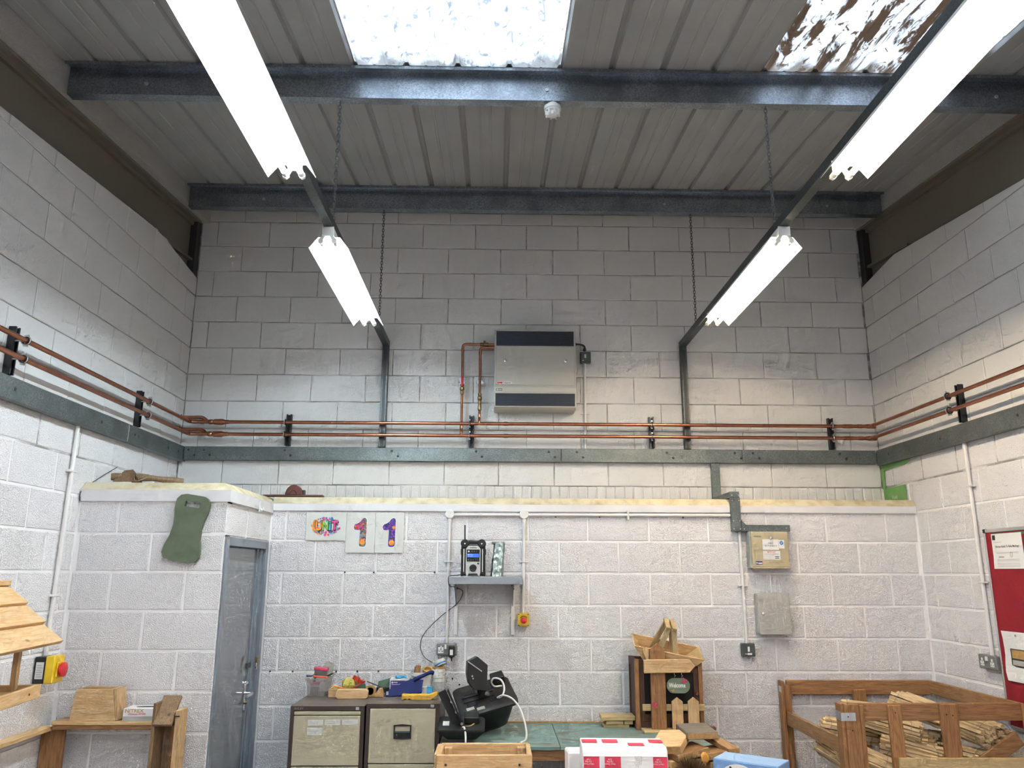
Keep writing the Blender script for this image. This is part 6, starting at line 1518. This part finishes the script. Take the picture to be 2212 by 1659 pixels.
f.build('wrapper_pattern', [M['crimson'], M['g_white'], M['ink_grey']], t, norm=False)
ft = Frame((0, -D_+.035, H_+.0012), (1,0,0), (0,1,.03)); f = MB()
for cx in (-.148, -.055, .155): f.rect(ft, max(cx-.035, -W_+.004), min(cx+.035, W_-.004), .055, .115, .0006, 0)
f.rect(ft, .020, .090, .0, .05, .0006, 0); f.build('top_print', [M['crimson']], t, norm=False)
t = thing('towel_pack', 'second wrapped pack of paper hand towels, just its corner showing lower down', 'paper towels', (.50, 3.95, ZF), (0,0,.05))
MB().box(-.16, .16, -.02, .10, 0, .335).build('wrapper', M['wrap'], t, bev=.006)

t = thing('tissue_carton', 'pale blue tissue carton set at an angle in the foreground', 'tissue box', (1.215, 4.02, ZF), (0, 0, math.radians(-36)))
hz_ = .985-ZF
MB().box(-.155, .155, -.085, .085, 0, hz_).build('carton', M['tissue'], t, bev=.003)
fr = Frame((0, -.0856, 0), (1,0,0), (0,0,1)); f = MB()
f.prism([(.120*math.cos(PI*k/18)-.03, hz_-.14+.128*math.sin(PI*k/18)) for k in range(19)], fr, 0, .0004, 0)
f.prism([(-.06,hz_-.10), (.0,hz_-.035), (.07,hz_-.045), (.10,hz_-.10)], fr, .0004, .0008, 1)
f.text(fr, 'Cushelle', -.085, hz_-.068, .040, .001, 2, width=.10); f.disc(fr, -.07, hz_-.030, .006, .001, 10, 2); f.build('print', [M['wrap'], M['tissue_hi'], M['ink']], t, norm=False)
fr = Frame((0, 0, hz_+.0006), (1,0,0), (0,1,0)); f = MB(); f.rect(fr, -.153, .153, -.083, .083, 0, 0); f.text(fr, 'Cushelle', 0, .0, .02, .0005, 1, width=.10); f.build('top_print', [M['tissue_hi'], M['tissue']], t, norm=False)

# pile of sawn offcuts
def piece(lab, c, s_, rz, rx=0, ry=0, m_='orange_x', ends=True):
    t = thing('timber_offcut', lab, 'wood', c, (rx, ry, rz), group='sawn timber offcuts')
    a, b, h = s_
    MB().box(-a/2, a/2, -b/2, b/2, 0, h).build('block', M[m_], t, bev=.003)
    if ends:
        MB().box(-a/2+.003, a/2-.003, -b/2-.0012, -b/2, .003, h-.003).build('sawn_end', M['end_grain'], t)
    return t
piece('pale offcut lying across the front of the timber pile', (.935, 4.47, .955), (.165, .22, .042), D(-28), D(12), D(-6), 'pine')
piece('grey weathered square offcut on top of the timber pile', (1.085, 4.53, .998), (.17, .17, .036), D(8), D(6), 0, 'grey_wood')
piece('reddish offcut sticking out to the right of the timber pile', (1.20, 4.50, .950), (.07, .24, .025), D(22), D(8), 0, 'orange_y')
piece('thick offcut second from the top at the front of the timber pile', (1.00, 4.43, .918), (.19, .16, .034), D(18), 0, D(-8), 'orange_x')
piece('offcut jutting out under the reddish one in the timber pile', (1.155, 4.46, .908), (.15, .16, .034), D(10), 0, D(-5), 'orange_x')
piece('long offcut at the right side of the timber pile', (1.185, 4.50, .868), (.20, .2, .034), D(16), 0, D(-5), 'pine')
piece('offcut at mid height on the front of the timber pile', (.985, 4.45, .872), (.19, .18, .036), D(8), 0, D(-3), 'pine')
piece('lower offcut at the front of the timber pile', (.99, 4.46, .830), (.20, .2, .036), D(4), 0, 0, 'orange_x')
piece('wide bottom offcut carrying the timber pile', (1.06, 4.50, .788), (.34, .24, .038), D(0), 0, 0, 'orange_x')
piece('bottom offcut flat on the table under the timber pile', (1.05, 4.50, .744), (.36, .26, .042), D(3), 0, 0, 'rough_wood')
piece('lowest offcut flat on the table under the timber pile', (1.05, 4.50, ZF), (.36, .26, .042), D(-2), 0, 0, 'rough_wood')
small('red_knob', 'small reddish brown knob beside the brown cabinet foot', 'knob', (1.445, 5.60, ZB), [('knob', M['rust'], lambda f: f.lathe([(.012,0), (.014,.01), (.028,.018), (.030,.03), (.018,.042), (0,.044)], (0,0,0), (0,0,1), 14))])

t = thing('bristle_brush', 'brown bristly brush head with an amber wooden end in the foreground', 'brush', (.99, 4.27, ZF))
MB().box(-.07, .07, -.04, .04, .10, .16).build('stock', M['amber'], t, bev=.01)
MB().box(-.05, .05, -.03, .03, 0, .10).build('block', M['rough_wood'], t)
f = MB(); random.seed(9)
for k in range(900):
    th = random.uniform(0, 2*PI); ph = math.acos(random.uniform(-.15, 1)); d_ = Vector((math.sin(ph)*math.cos(th), math.sin(ph)*math.sin(th), math.cos(ph)))
    b0 = Vector((d_.x*.05, d_.y*.035, .16+d_.z*.03)); b1 = Vector((d_.x*.098, d_.y*.075, .165+d_.z*.092))*1.0 + Vector((random.gauss(0,.004), random.gauss(0,.004), random.gauss(0,.004)))
    sd = d_.orthogonal().normalized()*.0016; s2 = d_.cross(sd).normalized()*.0016
    f.raw([b0+sd, b0-sd*.5+s2, b0-sd*.5-s2, b1], [(0,1,3), (1,2,3), (2,0,3)])
tag(f.build('bristles', M['bristle'], t), kind='stuff')
f = MB(); f.lathe([(.0,-.01), (.022,-.006), (.026,0), (.022,.006), (0,.01)], (.062, -.03, .245), (.5,-.8,.3), 16); f.build('end_knob', M['amber'], t, smooth=True)
